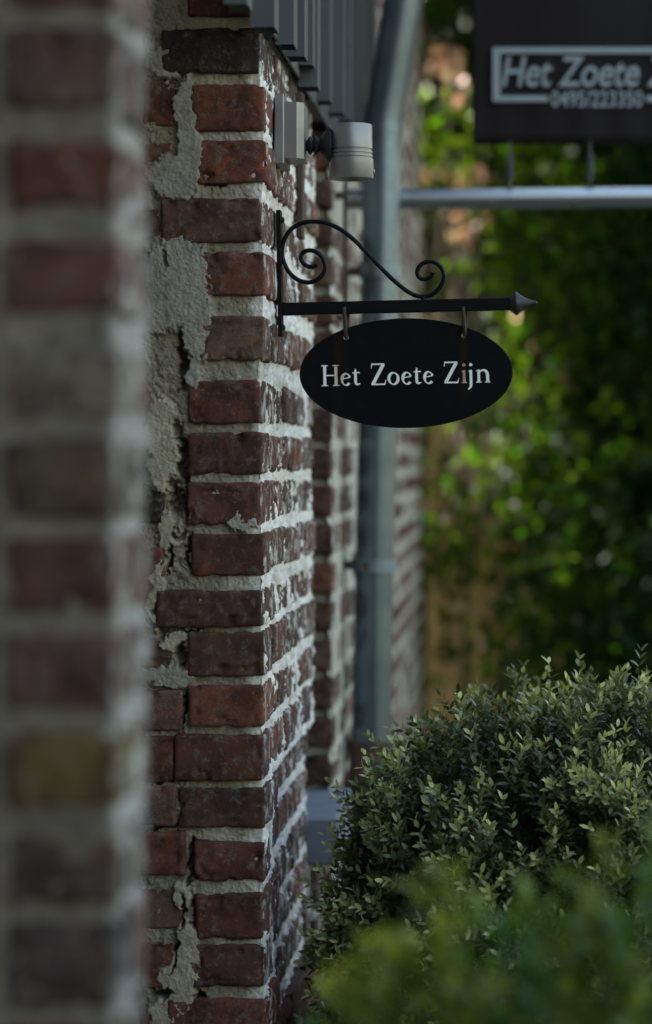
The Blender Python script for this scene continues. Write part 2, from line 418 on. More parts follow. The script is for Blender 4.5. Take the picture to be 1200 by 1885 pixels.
# -- side face of the pier: bricks course by course, smeared white joints
def course(z0, z1, ya, yb, x_face, parent, first, proud=0.0, res=0.007, cols=(DRED, BRN, PURP, RED, BRN)):
    y = ya; L = first; out = []
    while y < yb - 0.03:
        e = min(y + L, yb)
        if yb - e < 0.05: e = yb
        sx, sy, sz = 0.085, e - y, z1 - z0
        me = brick_mesh('brick', sx, sy, sz, 4, max(int(sy / res), 4), max(int(sz / res), 4), 0.005, 0.0022, 0.005, random.uniform(0, 300), 0.003)
        o = link('brick', me, [M_BRICKLIME], parent, (x_face - sx / 2 + proud + random.uniform(-.003, .003), (y + e) / 2, (z0 + z1) / 2))
        o.color = jitter(random.choice(cols), 0.2); out.append(o)
        o.location.z += random.uniform(-.003, .003); o.rotation_euler = (random.uniform(-.02, .02), 0, random.uniform(-.012, .012))
        y = e + random.uniform(0.010, 0.018); L = random.choice((0.205, 0.205, 0.10))
    return out
pier_rows = []
_lz = np.array([PZ((a + b) / 2, D0) for a, b, *_ in FRONT][::-1]); _lx = np.array([max(q[3], 474) for q in FRONT][::-1])
def lean(z): return (np.interp(z, _lz, _lx) - 490.0) * D0 / FPX
for k, (y0, y1, x0, x1, c) in enumerate(FRONT):
    z1, z0 = PZ(y0 + 4, D0), PZ(y1 - 4, D0); pier_rows.append((z0, z1))
    ya = D0 + (0.205 if k % 2 else 0.10) + 0.012
    course(z0, z1, ya, D1, WX + 0.001 + float(lean((z0 + z1) / 2)), pier, 0.205 if not k % 2 else 0.10, -0.016 if k >= 15 else 0.0)

def side_mortar(name, ya, yb, za, zb, x, parent, rows, step=(0.004, 0.003), seed=0, sink=None, white=1.0):
    ys = np.arange(ya, yb + 1e-6, step[0]); zs = np.arange(za, zb, step[1])
    Yg, Zg = np.meshgrid(ys, zs); y, z = Yg.ravel(), Zg.ravel()
    p = np.stack([y * 0, y, z], 1)
    n1 = fbm(p, 14, 3, seed); n2 = fbm(p, 70, 4, seed + 3); n3 = fbm(p, 240, 3, seed + 6)
    rec = 0.0050 + 0.0060 * n1 + 0.0085 * n2 + 0.0040 * n3
    if sink is not None: rec = rec + sink(y, z)
    dirt = np.clip(fbm(p, 20, 4, seed + 9) * 1.6, 0, 1)[:, None]
    col = np.array([0.90, 0.855, 0.84]) * (1 + 0.06 * n2)[:, None] * (1 - 0.35 * dirt) + np.array([0.34, 0.31, 0.29]) * 0.35 * dirt
    v = np.stack([x - rec, y, z], 1)
    nx, ny = len(ys), len(zs); i = np.arange(nx * ny).reshape(ny, nx)
    f = np.stack([i[:-1, :-1], i[:-1, 1:], i[1:, 1:], i[1:, :-1]], -1).reshape(-1, 4)
    me = pymesh(name, v, f); setcol(me, np.clip(col * white, 0.02, 0.9))
    return link(name, me, M_MORTARL, parent, smooth=True)
zlow = pier_rows[15][1]
side_mortar('mortar', D0 + 0.004, D1, PZ(1990, D0), PZ(-60, D0), WX, pier, None, seed=41,
            sink=lambda y, z: -lean(z) + np.where(z < zlow, 0.016 * np.clip((y - D0 - 0.16) / 0.03, 0, 1), 0) + np.where((z < zlow), 0.05 * np.exp(-((y - D0 - 0.215) / 0.008) ** 2), 0))

# courses out of sight above and below: joined
def joined_bricks(name, boxes, parent, lime=True, n=(2, 3, 3)):
    V = []; F = []; C = []; off = 0
    for (a, b, col) in boxes:
        sx, sy, sz = (b[0]-a[0]), (b[1]-a[1]), (b[2]-a[2])
        e = 0.005; m = MB().box((-sx/2, -sy/2, -sz/2), (sx/2, sy/2, sz/2), e)
        v = np.array([tuple(q) for q in m.v]) + np.random.default_rng(off).normal(0, 0.0018, (len(m.v), 3))
        V.append(v + (np.array(a) + np.array(b)) / 2); F += [tuple(i + off for i in q) for q in m.f]; off += len(v)
        C.append(np.tile(np.array(jitter(col, 0.2)[:3]), (len(v), 1)))
    me = pymesh(name, np.concatenate(V), F); setcol(me, np.concatenate(C))
    o = link(name, me, M_BRICKATT, parent); o['kind'] = 'stuff'; return o
bx = []
for r in range(8):
    z = 0.01 + r * 0.0745
    for y, e in ((D0, D0 + 0.2), (D0 + 0.212, D0 + 0.41), (D0 + 0.422, D0 + 0.62), (D0 + 0.632, D1)):
        bx.append(((WX - 0.1, y, z), (WX, e, z + 0.06), random.choice((DRED, BRN, PURP))))
    for x in range(4): bx.append(((WX - 0.21 - x * 0.11, D0, z), (WX - 0.112 - x * 0.11, D0 + 0.09, z + 0.06), random.choice((DRED, BRN, PURP))))
for r in range(5):
    z = PZ(-60, D0) + 0.005 + r * 0.0745
    for y, e in ((D0, D0 + 0.2), (D0 + 0.212, D0 + 0.41), (D0 + 0.422, D0 + 0.62), (D0 + 0.632, D1)):
        bx.append(((WX - 0.1, y, z), (WX, e, z + 0.06), random.choice((DRED, BRN, PURP))))
    for x in range(4): bx.append(((WX - 0.21 - x * 0.11, D0, z), (WX - 0.112 - x * 0.11, D0 + 0.09, z + 0.06), random.choice((DRED, BRN, PURP))))
for k, (y0, y1, x0, x1, c) in enumerate(FRONT):        # left of what shows, behind the near pillar
    for x in range(3): bx.append(((PX(235, D0) - 0.11 * (x + 1), D0 + 0.004, pier_rows[k][0]), (PX(235, D0) - 0.11 * x - 0.012, D0 + 0.09, pier_rows[k][1]), random.choice((DRED, BRN, PURP))))
joined_bricks('brick_courses', bx, pier)

# ------------------------------------------------------------------ near pillar
NROWS = [(-125, 10), (55, 194), (262, 388), (447, 568), (645, 760), (815, 950), (992, 1124), (1172, 1298), (1355, 1480), (1545, 1667), (1702, 1855), (1895, 2020)]
NCOL = [BRN, (0.15,0.09,0.08), DRED, (0.20,0.08,0.08), (0.30,0.25,0.2), (0.15,0.11,0.07), PURP, (0.19,0.11,0.10), (0.21,0.16,0.045), (0.12,0.09,0.07), (0.10,0.08,0.08), BRN]
core = MB(); NX = PX(215, DN)
core.box((-1.0, DN + 0.02, 0), (NX - 0.012, DN + 0.165, 3.25)); npil = core.build('brick_pillar', M_MORTARP, house)
scn = DN / FPX
for k, ((y0, y1), c) in enumerate(zip(NROWS, NCOL)):
    y0 -= 6; y1 += 6
    x0, x1 = 12 + random.uniform(-6, 4), 214 + random.uniform(-3, 3)
    for (a, b, cc, dep) in ((x0, x1, c, 0.158 if k % 2 else 0.095), (x0 - 225, x0 - 26, random.choice((DRED, BRN, PINK)), 0.1), (x0 - 450, x0 - 250, BRN, 0.1)):
        sx, sz = (b - a) * scn, (y1 - y0) * scn
        me = brick_mesh('brick', sx, dep, sz, 16, 12, 10, 0.005, 0.0016, 0.005, 90 + k * 3.1, 0.003); assign_lime(me)
        o = link('brick', me, [M_BRICK, M_BRICKLIME], npil, (((a + b) / 2 - VX) * scn, DN + dep / 2 + random.uniform(-.002, .003), H + (VY - (y0 + y1) / 2) * scn))
        o.color = (*cc, 1)
    if not k % 2:
        me = brick_mesh('brick', 0.085, 0.055, (y1 - y0) * scn, 6, 8, 10, 0.005, 0.0016, 0.005, 190 + k, 0.003)
        o = link('brick', me, [M_BRICKLIME], npil, (NX - 0.043, DN + 0.135, H + (VY - (y0 + y1) / 2) * scn)); o.color = (*jitter(PINK)[:3], 1)
o = side_mortar('mortar', DN + 0.003, DN + 0.166, PZ(2030, DN), PZ(-140, DN), NX, npil, None, seed=77, white=0.5)
def near_front_mortar():
    xs = np.arange(-420, 214, 4.0); ys = np.arange(-140, 2040, 4.0); X, Y = np.meshgrid(xs, ys); x, y = X.ravel(), Y.ravel()
    p = np.stack([x * scn, y * 0, y * scn], 1); n1 = fbm(p, 25, 3, 81); n2 = fbm(p, 110, 3, 85)
    v = np.stack([(x - VX) * scn, DN + 0.006 + 0.004 * n1 + 0.003 * n2, H + (VY - y) * scn], 1)
    r = np.clip((x + 12 * n2 - 190) / 15, 0, 1)[:, None]
    col = np.array([0.225, 0.195, 0.165]) * (1 + 0.4 * n1)[:, None] * (1 - r) + np.array([0.42, 0.385, 0.37]) * r
    nx, ny = len(xs), len(ys); i = np.arange(nx * ny).reshape(ny, nx)
    f = np.stack([i[:-1, :-1], i[1:, :-1], i[1:, 1:], i[:-1, 1:]], -1).reshape(-1, 4)
    me = pymesh('mortar', v, f); setcol(me, np.clip(col, .02, .85)); link('mortar', me, M_MORTAR, npil, smooth=True)
near_front_mortar()
bx = []
for r in range(22):
    z = 0.01 + r * 0.0745
    if z + 0.06 > PZ(2030, DN) and z < PZ(-140, DN): continue
    bx.append(((NX - 0.1, DN, z), (NX, DN + 0.16, z + 0.06), random.choice((DRED, BRN))))
    for x in range(4): bx.append(((NX - 0.21 - 0.11 * x, DN, z), (NX - 0.112 - 0.11 * x, DN + 0.1, z + 0.06), random.choice((DRED, BRN))))
joined_bricks('brick_courses', bx, npil)

# ------------------------------------------------------------------ wall beyond the niche
core = MB(); core.box((-0.95, D2 + 0.02, 0), (WX - 0.0015, DEND - 0.02, 3.25)); far = core.build('brick_wall', M_MORTARW, house)
ztop = [0.012 + r * 0.0735 for r in range(44)]
bx = []
for r, z in enumerate(ztop):
    vis = PZ(1500, D2) < z < 2.30
    q = 0.20 if r % 2 else 0.10
    if vis:
        # jamb facing us: header or stretcher quoin
        sx = 0.10 if r % 2 else 0.195
        me = brick_mesh('brick', sx, q, 0.058, 14, 10, 8, 0.005, 0.0016, 0.005, 400 + r, 0.003); assign_lime(me)
        o = link('brick', me, [M_BRICK, M_BRICKLIME], far, (WX - sx / 2 + random.uniform(-.002, .002), D2 + q / 2, z + 0.029)); o.color = jitter(random.choice((DRED, BRN, PURP, ORG, TAUPE)), 0.15)
        if r % 2:
            me = brick_mesh('brick', 0.09, 0.08, 0.058, 8, 4, 6, 0.005, 0.0016, 0.005, 450 + r, 0.003)
            o = link('brick', me, [M_BRICK], far, (WX - 0.16, D2 + 0.043, z + 0.029)); o.color = jitter(random.choice((DRED, BRN, PURP)))
        ys = D2 + q + 0.012
        course(z, z + 0.058, ys, 5.27, WX, far, 0.205 if not r % 2 else 0.10, 0, 0.014)
        ys = 5.285
    else: ys = D2 + 0.0
    y = ys
    while y < DEND - 0.05:
        L = random.choice((0.205, 0.205, 0.1)); e = min(y + L, DEND)
        bx.append(((WX - 0.08, y, z), (WX + random.uniform(-.002, .002), e, z + 0.056), random.choice((DRED, BRN, PURP, RED, PINK)))); y = e + 0.014
    for x in range(4): bx.append(((WX - 0.1 - 0.11 * x, DEND - 0.1, z), (WX - 0.002 - 0.11 * x - 0.012, DEND + 0.002, z + 0.056), random.choice((DRED, BRN))))
joined_bricks('brickwork', bx, far)
side_mortar('mortar', D2 + 0.004, 5.3, PZ(1500, D2), 2.35, WX - 0.001, far, None, (0.012, 0.006), 61, white=0.8)
# wall under the sill, flush with the pier
core = MB(); zs = PZ(1582, D1); core.box((-0.95, D1 - 0.012, 0), (WX - 0.014, D2 + 0.02, zs - 0.012)); spand = core.build('spandrel', M_MORTARW, house)
bx = []
z = zs - 0.012 - 0.066; r = 0
while z > 0.02:
    course(z, z + 0.058, D1 + 0.008, D2 - 0.004, WX + 0.001, spand, 0.205 if r % 2 else 0.12, 0, 0.014) if z > 0.42 else bx.append(((WX - 0.09, D1 + 0.01, z), (WX, D2 - 0.01, z + 0.058), BRN))
    z -= 0.0745; r += 1
joined_bricks('brick_courses', bx, spand)
sill = MB().box((-0.62, D1 + 0.002, zs - 0.011), (WX + 0.036, D2 + 0.03, PZ(1506, D1)), 0.004).build('window_sill', M_STONE, house)
# recessed window behind
def glass_mat():
    m, nt, bs, N, L = newmat('dark_window_glass'); bs.inputs['Base Color'].default_value = (0.02, 0.025, 0.03, 1); bs.inputs['Roughness'].default_value = 0.05
    return m
M_PAINTW = metal('grey_painted_wood', (0.35, 0.36, 0.36), 0.6, 0, 30, 0.2)
wz0, wz1 = PZ(1506, D1) + 0.002, 2.08
w = MB().box((-0.62, D1 + 0.0, wz0), (-0.58, D1 + 0.05, wz1), .003).box((-0.62, D2 - 0.04, wz0), (-0.58, D2 + 0.01, wz1), .003)
w.box((-0.619, D1 + 0.051, wz0), (-0.581, D2 - 0.041, wz0 + 0.05), .003).box((-0.619, D1 + 0.051, wz1 - 0.05), (-0.581, D2 - 0.041, wz1), .003)
win = w.build('window', M_PAINTW, house)
MB().box((-0.605, D1 + 0.04, wz0 + 0.04), (-0.6, D2 - 0.03, wz1 - 0.04)).build('pane', glass_mat(), win)
MB().box((-0.95, D1 - 0.01, 2.09), (WX - 0.01, D2 + 0.02, 3.25)).build('lintel', M_MORTARW, house)
# recessed bay between near pillar and pier, and the house body
MB().box((-5.0, DN + 0.1, 0), (-0.94, DEND - 0.03, 3.25)).box((-5.0, -6.0, 0), (-0.97, DN + 0.1, 3.25)).build('house_body', M_MORTARP, house)
def door_mat():
    m, nt, bs, N, L = newmat('dark_green_door'); co, _ = objcoord(nt, False)
    c = mixc(nt, noise(nt, co, 20), (0.02, 0.035, 0.03), (0.035, 0.05, 0.045)); L.new(c, bs.inputs['Base Color']); bs.inputs['Roughness'].default_value = 0.5
    return m
door = MB().box((-0.93, DN + 0.25, 0.02), (-0.90, D0 - 0.05, 2.1), .004).build('door', door_mat(), house)
MB().tube([(-0.89, DN + 0.35, 1.0), (-0.85, DN + 0.35, 1.0), (-0.85, DN + 0.45, 1.0)], 0.008).build('handle', M_STEEL, door)
MB().box((-5.0, -9.0, 0), (3.6, -5.2, 4.6)).build('shade_wing', M_SHADEWING, house)  # added unseen block behind the camera, dark, cuts light on the front faces
# roof: corrugated sheets sloping up and away from the facade
def roof():
    v = []; f = []; n = 160
    for i in range(n + 1):
        y = -6 + i * (DEND + 6.3) / n; dz = 0.02 * math.cos(i * math.pi)
        v += [(-0.2, y, 3.34 + dz), (-2.9, y, 5.05 + dz), (-5.6, y, 3.34 + dz), (-0.2, y, 3.305 + dz), (-2.9, y, 5.01 + dz), (-5.6, y, 3.305 + dz)]
    for i in range(n):
        a, b = i * 6, i * 6 + 6
        f += [(a, b, b+1, a+1), (a+1, b+1, b+2, a+2), (a+3, a+4, b+4, b+3), (a+4, a+5, b+5, b+4), (a, a+3, b+3, b), (a+2, b+2, b+5, a+5)]
    f += [(0,1,4,3),(1,2,5,4)]; e = n * 6; f += [(e,e+3,e+4,e+1),(e+1,e+4,e+5,e+2)]
    me = pymesh('roof', v, f); link('roof', me, metal('roof_sheet', (0.12, 0.07, 0.055), 0.8, 0, 5, 0.4), house)
roof()
MB().add([(-0.97, DEND, 3.25), (-5, DEND, 3.25), (-2.9, DEND, 4.95), (-0.36, DEND, 3.25), (-0.97, DEND-.2, 3.25), (-5, DEND-.2, 3.25), (-2.9, DEND-.2, 4.95), (-0.36, DEND-.2, 3.25)],
         [(3,1,2),(7,6,5),(3,2,6,7),(2,1,5,6),(1,3,7,5)]).build('gable', M_MORTARP, house)
# ribbed steel cladding under the eaves
RIBS = [(455, 8), (500, 50), (541, 82), (556, 104), (576, 120), (580, 160), (608, 186), (628, 208), (645, 220), (660, 227), (674, 233), (684, 238), (692, 243)]
XO = -0.333
for i, (rx, by) in enumerate(RIBS):
    d = XO * FPX / (rx - VX); zb = PZ(by, d)
    xo = XO + (0.004 if i % 2 else 0.0); xi = -0.3605 if d > D0 - 0.02 else -0.362
    m = MB()
    hw = 0.028
    # folded sheet: a face towards the lane's near end and a flange running back
    m.box((xi, d - 0.0012, zb), (xo, d + 0.0012, 3.24), 0.0004)
    m.box((xo - 0.0018, d + 0.0013, zb + 0.001), (xo, d + 0.055, 3.24)); m.box((xi, d + 0.0551, zb + 0.001), (xo - 0.0002, d + 0.057, 3.24))
    m.build('cladding_rib', M_CLAD, house)
MB().box((-0.3600, 3.30, PZ(20, 3.3)), (-0.3565, 5.6, 3.24)).build('cladding_sheet', M_CLAD, house)

# ------------------------------------------------------------------ iron wall tie
dA = 3.91
a = MB().box((WX - 0.002, dA - 0.02, PZ(440, dA)), (PX(559, dA), dA + 0.02, PZ(172, dA)), 0.002)
tie = a.build('wall_tie', M_IRON); tag(tie, 'rusty brown flat iron wall tie set upright in the brick pier', 'wall tie')
# dark shutter rod on the far jamb
dS = 4.70
r_ = empty('shutter_rod', (WX, dS, PZ(600, dS))); tag(r_, 'thin dark iron rod standing upright beside the grey downpipe', 'iron rod')
MB().tube([P(636, 335, dS), P(635, 610, dS)], 0.0045, 8).build('rod', M_IRON, r_, True)
for yy in (360, 585): MB().box((WX - 0.01, dS - 0.012, PZ(yy + 6, dS)), (PX(641, dS), dS + 0.012, PZ(yy - 6, dS)), 0.001).build('bracket', M_IRON, r_)

# ------------------------------------------------------------------ downpipe
dP = 4.945
pipe = empty('downpipe', (PX(690, dP), dP, 0)); tag(pipe, 'weathered grey zinc downpipe with elbow fixed to the brick wall', 'downpipe')
MB().tube([P(683, 1372, dP), P(706, 236, dP)], 0.04, 40).build('pipe', M_ZINC, pipe, True)
MB().tube([P(706, 240, dP), P(708, 215, dP), P(722, 130, dP - 0.005), P(748, -30, dP - 0.02), P(790, -290, dP - 0.03), P(812, -430, dP - 0.03), P(812, -775, dP - 0.03)], 0.0405, 40).build('elbow', M_ZINC, pipe, True)
MB().tube([P(705.2, 250, dP), P(705.7, 228, dP)], [0.0425, 0.0425], 40).build('solder_ring', M_ZINC, pipe, True)
def clamp(y, cx):
    c = MB(); c.tube([P(cx, y + 12, dP), P(cx + .4, y - 12, dP)], 0.0455, 40)
    o = c.build('clamp', M_CLAMP, pipe, True)
    MB().box((WX - 0.01, dP - 0.01, PZ(y + 8, dP)), (PX(cx - 34, dP), dP + 0.01, PZ(y - 8, dP)), 0.001).build('spacer', M_IRON, o)
    MB().box((PX(cx - 18, dP), dP - 0.058, PZ(y + 9, dP)), (PX(cx - 8, dP), dP - 0.038, PZ(y - 9, dP)), 0.001).build('lug', M_IRON, o)
clamp(1040, 689.5); clamp(500, 700.5)
MB().tube([P(683, 1378, dP), P(683, 1364, dP)], 0.049, 40).build('collar', M_IRON, pipe, True)
MB().tube([Vector((PX(682, dP), dP, 0.005)), P(683, 1377, dP)], 0.0455, 40).build('cast_shoe', M_CAST, pipe, True)
# gutter
gt = []; gf = []
for i, y in enumerate((-6.0, DEND + 0.2)):
    for k in range(13):
        an = math.pi + math.pi * k / 12
        gt.append((-0.165 + 0.065 * math.cos(an), y, 3.26 + 0.065 * math.sin(an)))
    for k in range(13):
        an = 2 * math.pi - math.pi * k / 12
        gt.append((-0.165 + 0.062 * math.cos(an), y, 3.26 + 0.062 * math.sin(an)))
gf = [(k, (k+1) % 26, 26 + (k+1) % 26, 26 + k) for k in range(26)] + [tuple(range(26)), tuple(range(26, 52))[::-1]]
link('gutter', pymesh('gutter', gt, gf), M_ZINC, house)

# ------------------------------------------------------------------ wall spotlight
dL = 3.60
lamp = empty('wall_spotlight', P(510, 245, dL)); tag(lamp, 'brushed aluminium wall spotlight with black ribbed joint above the bracket', 'wall light')
MB().box((WX - 0.004, dL - 0.045, PZ(306, dL)), (PX(513, dL), dL + 0.045, PZ(186, dL)), 0.002).build('backing', M_RUBBER, lamp)
MB().box((PX(511, dL), dL - 0.05, PZ(309, dL)), (PX(528.5, dL), dL + 0.05, PZ(181, dL)), 0.0015).build('wall_plate', M_ALU, lamp)
zc, hz, hx = PZ(246, dL), 51 * dL / FPX, None
x0, x1 = PX(528.6, dL), PX(563, dL); ch = 0.008
sec = [(x0, -0.042), (x1 - 0.010, -0.042), (x1, -0.032), (x1, 0.032), (x1 - 0.010, 0.042), (x0, 0.042)]
v = [(x, dL + y, zc - hz) for x, y in sec] + [(x, dL + y, zc + hz) for x, y in sec]
MB().add(v, [(j, (j+1) % 6, 6 + (j+1) % 6, 6 + j) for j in range(6)] + [(5,4,3,2,1,0), (6,7,8,9,10,11)]).build('housing', M_ALU, lamp)
s = dL / FPX
prof = [(562, 8), (566, 11), (569, 16), (572, 18), (575, 12), (577, 11), (580, 17), (583, 18.5), (586, 12), (588, 11), (592, 17), (598, 26), (604, 33), (612, 33)]
MB().lathe([((h - 562) * s, r * s) for h, r in prof], P(562, 268, dL), (1, 0, 0), 28).build('ribbed_joint', M_RUBBER, lamp, True, 60)
hp = [(0, 30), (0, 38.2), (1.5, 39), (45, 39.2), (46, 37.6), (47.5, 37.6), (48.5, 39.4), (53, 39.4), (54, 37.8), (55.5, 37.8), (56.5, 40), (60, 40), (61, 38.4), (62.5, 38.4), (63.5, 40.8), (98, 41), (100, 40), (100, 36), (92, 34)]
MB().lathe([(h * s, r * s) for h, r in hp], P(646, 230, dL), (0.01, 0, -1), 56).build('lamp_head', M_ALU, lamp, True, 30)
MB().lathe([(0, 4 * s), (4 * s, 4 * s)], P(686, 316, dL), (1, 0, 0), 12).build('screw', M_STEEL, lamp, True)

# ------------------------------------------------------------------ sign bracket
dB = 3.585; s = dB / FPX
br = empty('sign_bracket', P(514, 570, dB)); tag(br, 'black wrought iron scroll bracket with pointed tip on the brick pier', 'sign bracket')
bp = MB()
sec0 = [(509.5, 388), (517.5, 388), (520.5, 620), (513.5, 620)]
v = [P(x, y, dB) + Vector((0, dy, 0)) for dy in (-0.014, 0.014) for x, y in sec0]
bp.add(v, [(0,1,2,3), (7,6,5,4), (0,4,5,1), (1,5,6,2), (2,6,7,3), (3,7,4,0)]).build('back_plate', M_BLACK, br)
for sy in (405, 603): MB().lathe([(0, 0.005), (0.003, 0.0045), (0.005, 0.002)], P(517.5 if sy < 500 else 519, sy, dB), (1, 0, 0), 12).build('screw', M_BLACK, br, True)
a0, a1 = P(519, 569.5, dB), P(941, 559.5, dB); hh = 11.5 * s; hw = 0.0085
bm_ = []
for q in (a0, a1):
    for dy, dz in ((-hw + .0012, -hh), (hw - .0012, -hh), (hw, -hh + .0012), (hw, hh - .0012), (hw - .0012, hh), (-hw + .0012, hh), (-hw, hh - .0012), (-hw, -hh + .0012)): bm_.append(q + Vector((0, dy, dz)))
MB().add(bm_, [(j, (j+1) % 8, 8 + (j+1) % 8, 8 + j) for j in range(8)] + [tuple(range(8)), tuple(range(8, 16))]).build('arm', M_BLACK, br, True, 30)
SCR = [(583,487),(576,491),(566,490),(557,483),(554,473),(559,464),(570,461),(582,464),(593,474),(598,489),(595,503),(585,514),(568,520),(548,515),(532,501),(522,481),(519,462),(523,442),(534,424),(552,412),(574,408),(600,411),(626,422),(652,442),(684,475),(716,508),(740,529),(760,542),(778,546),(797,541),(811,527),(817,509),(812,493),(800,483),(785,482),(772,490),(768,502),(773,512),(784,514),(793,509),(797,502)]
MB().tube(catmull([P(x, y, dB) for x, y in SCR], 5), 4.2 * s, 12).build('scroll', M_BLACK, br, True, 60)
MB().tube([P(779, 546, dB), P(779, 553, dB)], 5 * s, 10).build('rivet', M_BLACK, br, True)
MB().tube([P(516.5, 465, dB), P(520.5, 464, dB)], 5 * s, 10).build('rivet', M_BLACK, br, True)
fin = [(0, 11), (0, 14), (4, 17), (9, 21.5), (11, 22), (14, 21), (19, 16), (27, 11), (36, 6.5), (44, 4), (47, 4.2), (49, 3.5), (50.5, 1)]
MB().lathe([(h * s, r * s) for h, r in fin], P(939, 559, dB), (1, 0, 0.03), 4 * 5).build('finial', M_FINIAL, br, True, 40)

# ------------------------------------------------------------------ oval sign with lettering
def stain_nodes(nt, col):
    """rust run-off below the two hanging holes"""
    tc = nt.nodes.new('ShaderNodeTexCoord'); sp = nt.nodes.new('ShaderNodeSeparateXYZ'); nt.links.new(tc.outputs['Object'], sp.inputs[0])
    n = noise(nt, tc.outputs['Object'], 160, 4); fac = None
    for cx, wd, st in ((-0.0985, 0.012, 0.8), (0.0850, 0.009, 1.0)):
        dx = math_(nt, 'ABSOLUTE', math_(nt, 'SUBTRACT', math_(nt, 'ADD', sp.outputs[0], math_(nt, 'MULTIPLY', math_(nt, 'SUBTRACT', n, 0.5), 0.006)), cx))
        a = ramp(nt, math_(nt, 'DIVIDE', dx, wd), 0.15, 1.0, (1,1,1,1), (0,0,0,1))
        b = ramp(nt, math_(nt, 'ADD', math_(nt, 'MULTIPLY', sp.outputs[2], 8), 0.5), 0.05, 0.62)
        t = math_(nt, 'LESS_THAN', sp.outputs[2], 0.056)
        q = math_(nt, 'MULTIPLY', math_(nt, 'MULTIPLY', math_(nt, 'MULTIPLY', a, b), t), st)
        fac = q if fac is None else math_(nt, 'MAXIMUM', fac, q)
    return fac, n
def sign_mat():
    m, nt, bs, N, L = newmat('black_enamel_sign'); fac, n = stain_nodes(nt, None)
    co, _ = objcoord(nt, False)
    c = mixc(nt, fac, (0.003, 0.0036, 0.0055), (0.016, 0.008, 0.005))
    rn = noise(nt, co, 55, 6, 0.7); c = mixc(nt, math_(nt, 'MULTIPLY', ramp(nt, rn, 0.5, 0.8), 0.5), c, (0.012, 0.012, 0.013))
    d = noise(nt, co, 1300, 2); c = mixc(nt, math_(nt, 'MULTIPLY', ramp(nt, d, 0.74, 0.78), 0.3), c, (0.2, 0.2, 0.2))
    L.new(c, bs.inputs['Base Color']); bs.inputs['Roughness'].default_value = 0.5; bs.inputs['Specular IOR Level'].default_value = 0.1
    return m
def letter_mat():
    m, nt, bs, N, L = newmat('white_lettering'); fac, n = stain_nodes(nt, None)
    co, _ = objcoord(nt, False)
    base = mixc(nt, math_(nt, 'MULTIPLY', ramp(nt, noise(nt, co, 260, 4), 0.5, 0.72), 0.35), (0.90, 0.90, 0.89), (0.72, 0.71, 0.69))
    c = mixc(nt, math_(nt, 'MINIMUM', math_(nt, 'MULTIPLY', fac, 1.3), 0.85), base, (0.36, 0.20, 0.11))
    L.new(c, bs.inputs['Base Color']); bs.inputs['Roughness'].default_value = 0.6
    return m
SC = P(747.5, 687, dB)
sign = empty('hanging_sign', SC); tag(sign, 'black oval hanging sign with white serif lettering', 'sign')
cu = bpy.data.curves.new('oval', 'CURVE'); cu.dimensions = '2D'; cu.fill_mode = 'BOTH'; cu.extrude = 0.0015; cu.bevel_depth = 0.0004; cu.bevel_resolution = 1
def poly(pts):
    sp = cu.splines.new('POLY'); sp.points.add(len(pts) - 1); sp.use_cyclic_u = True
    for q, (x, y) in zip(sp.points, pts): q.co = (x, y, 0, 1)
T = math.radians(0.7); A_, B_ = 195.5 * s, 100.5 * s
poly([(A_ * math.cos(t) * math.cos(T) - B_ * math.sin(t) * math.sin(T), A_ * math.cos(t) * math.sin(T) + B_ * math.sin(t) * math.cos(T)) for t in np.linspace(0, 2*math.pi, 128, endpoint=False)])
for hx_, hy_ in ((637, 621), (853.5, 617.5)):
    poly([((hx_ - 747.5) * s + 0.0042 * math.cos(t), (687 - hy_) * s + 0.0042 * math.sin(t)) for t in np.linspace(0, -2*math.pi, 20, endpoint=False)])
tmp = bpy.data.objects.new('tmp_curve', cu); COL.objects.link(tmp)
bpy.context.view_layer.update()
me = bpy.data.meshes.new_from_object(tmp.evaluated_get(bpy.context.evaluated_depsgraph_get())); bpy.data.objects.remove(tmp)
me.materials.clear(); me.name = 'oval_plate'
plate = link('oval_plate', me, sign_mat(), sign, SC); plate.rotation_euler = (math.radians(90), 0, 0)
# bake the rotation so that object coordinates are x / z on the face
rot = np.array([(v.co.x, -v.co.z, v.co.y) for v in me.vertices]); me.vertices.foreach_set('co', rot.ravel()); plate.rotation_euler = (0, 0, 0); me.update()

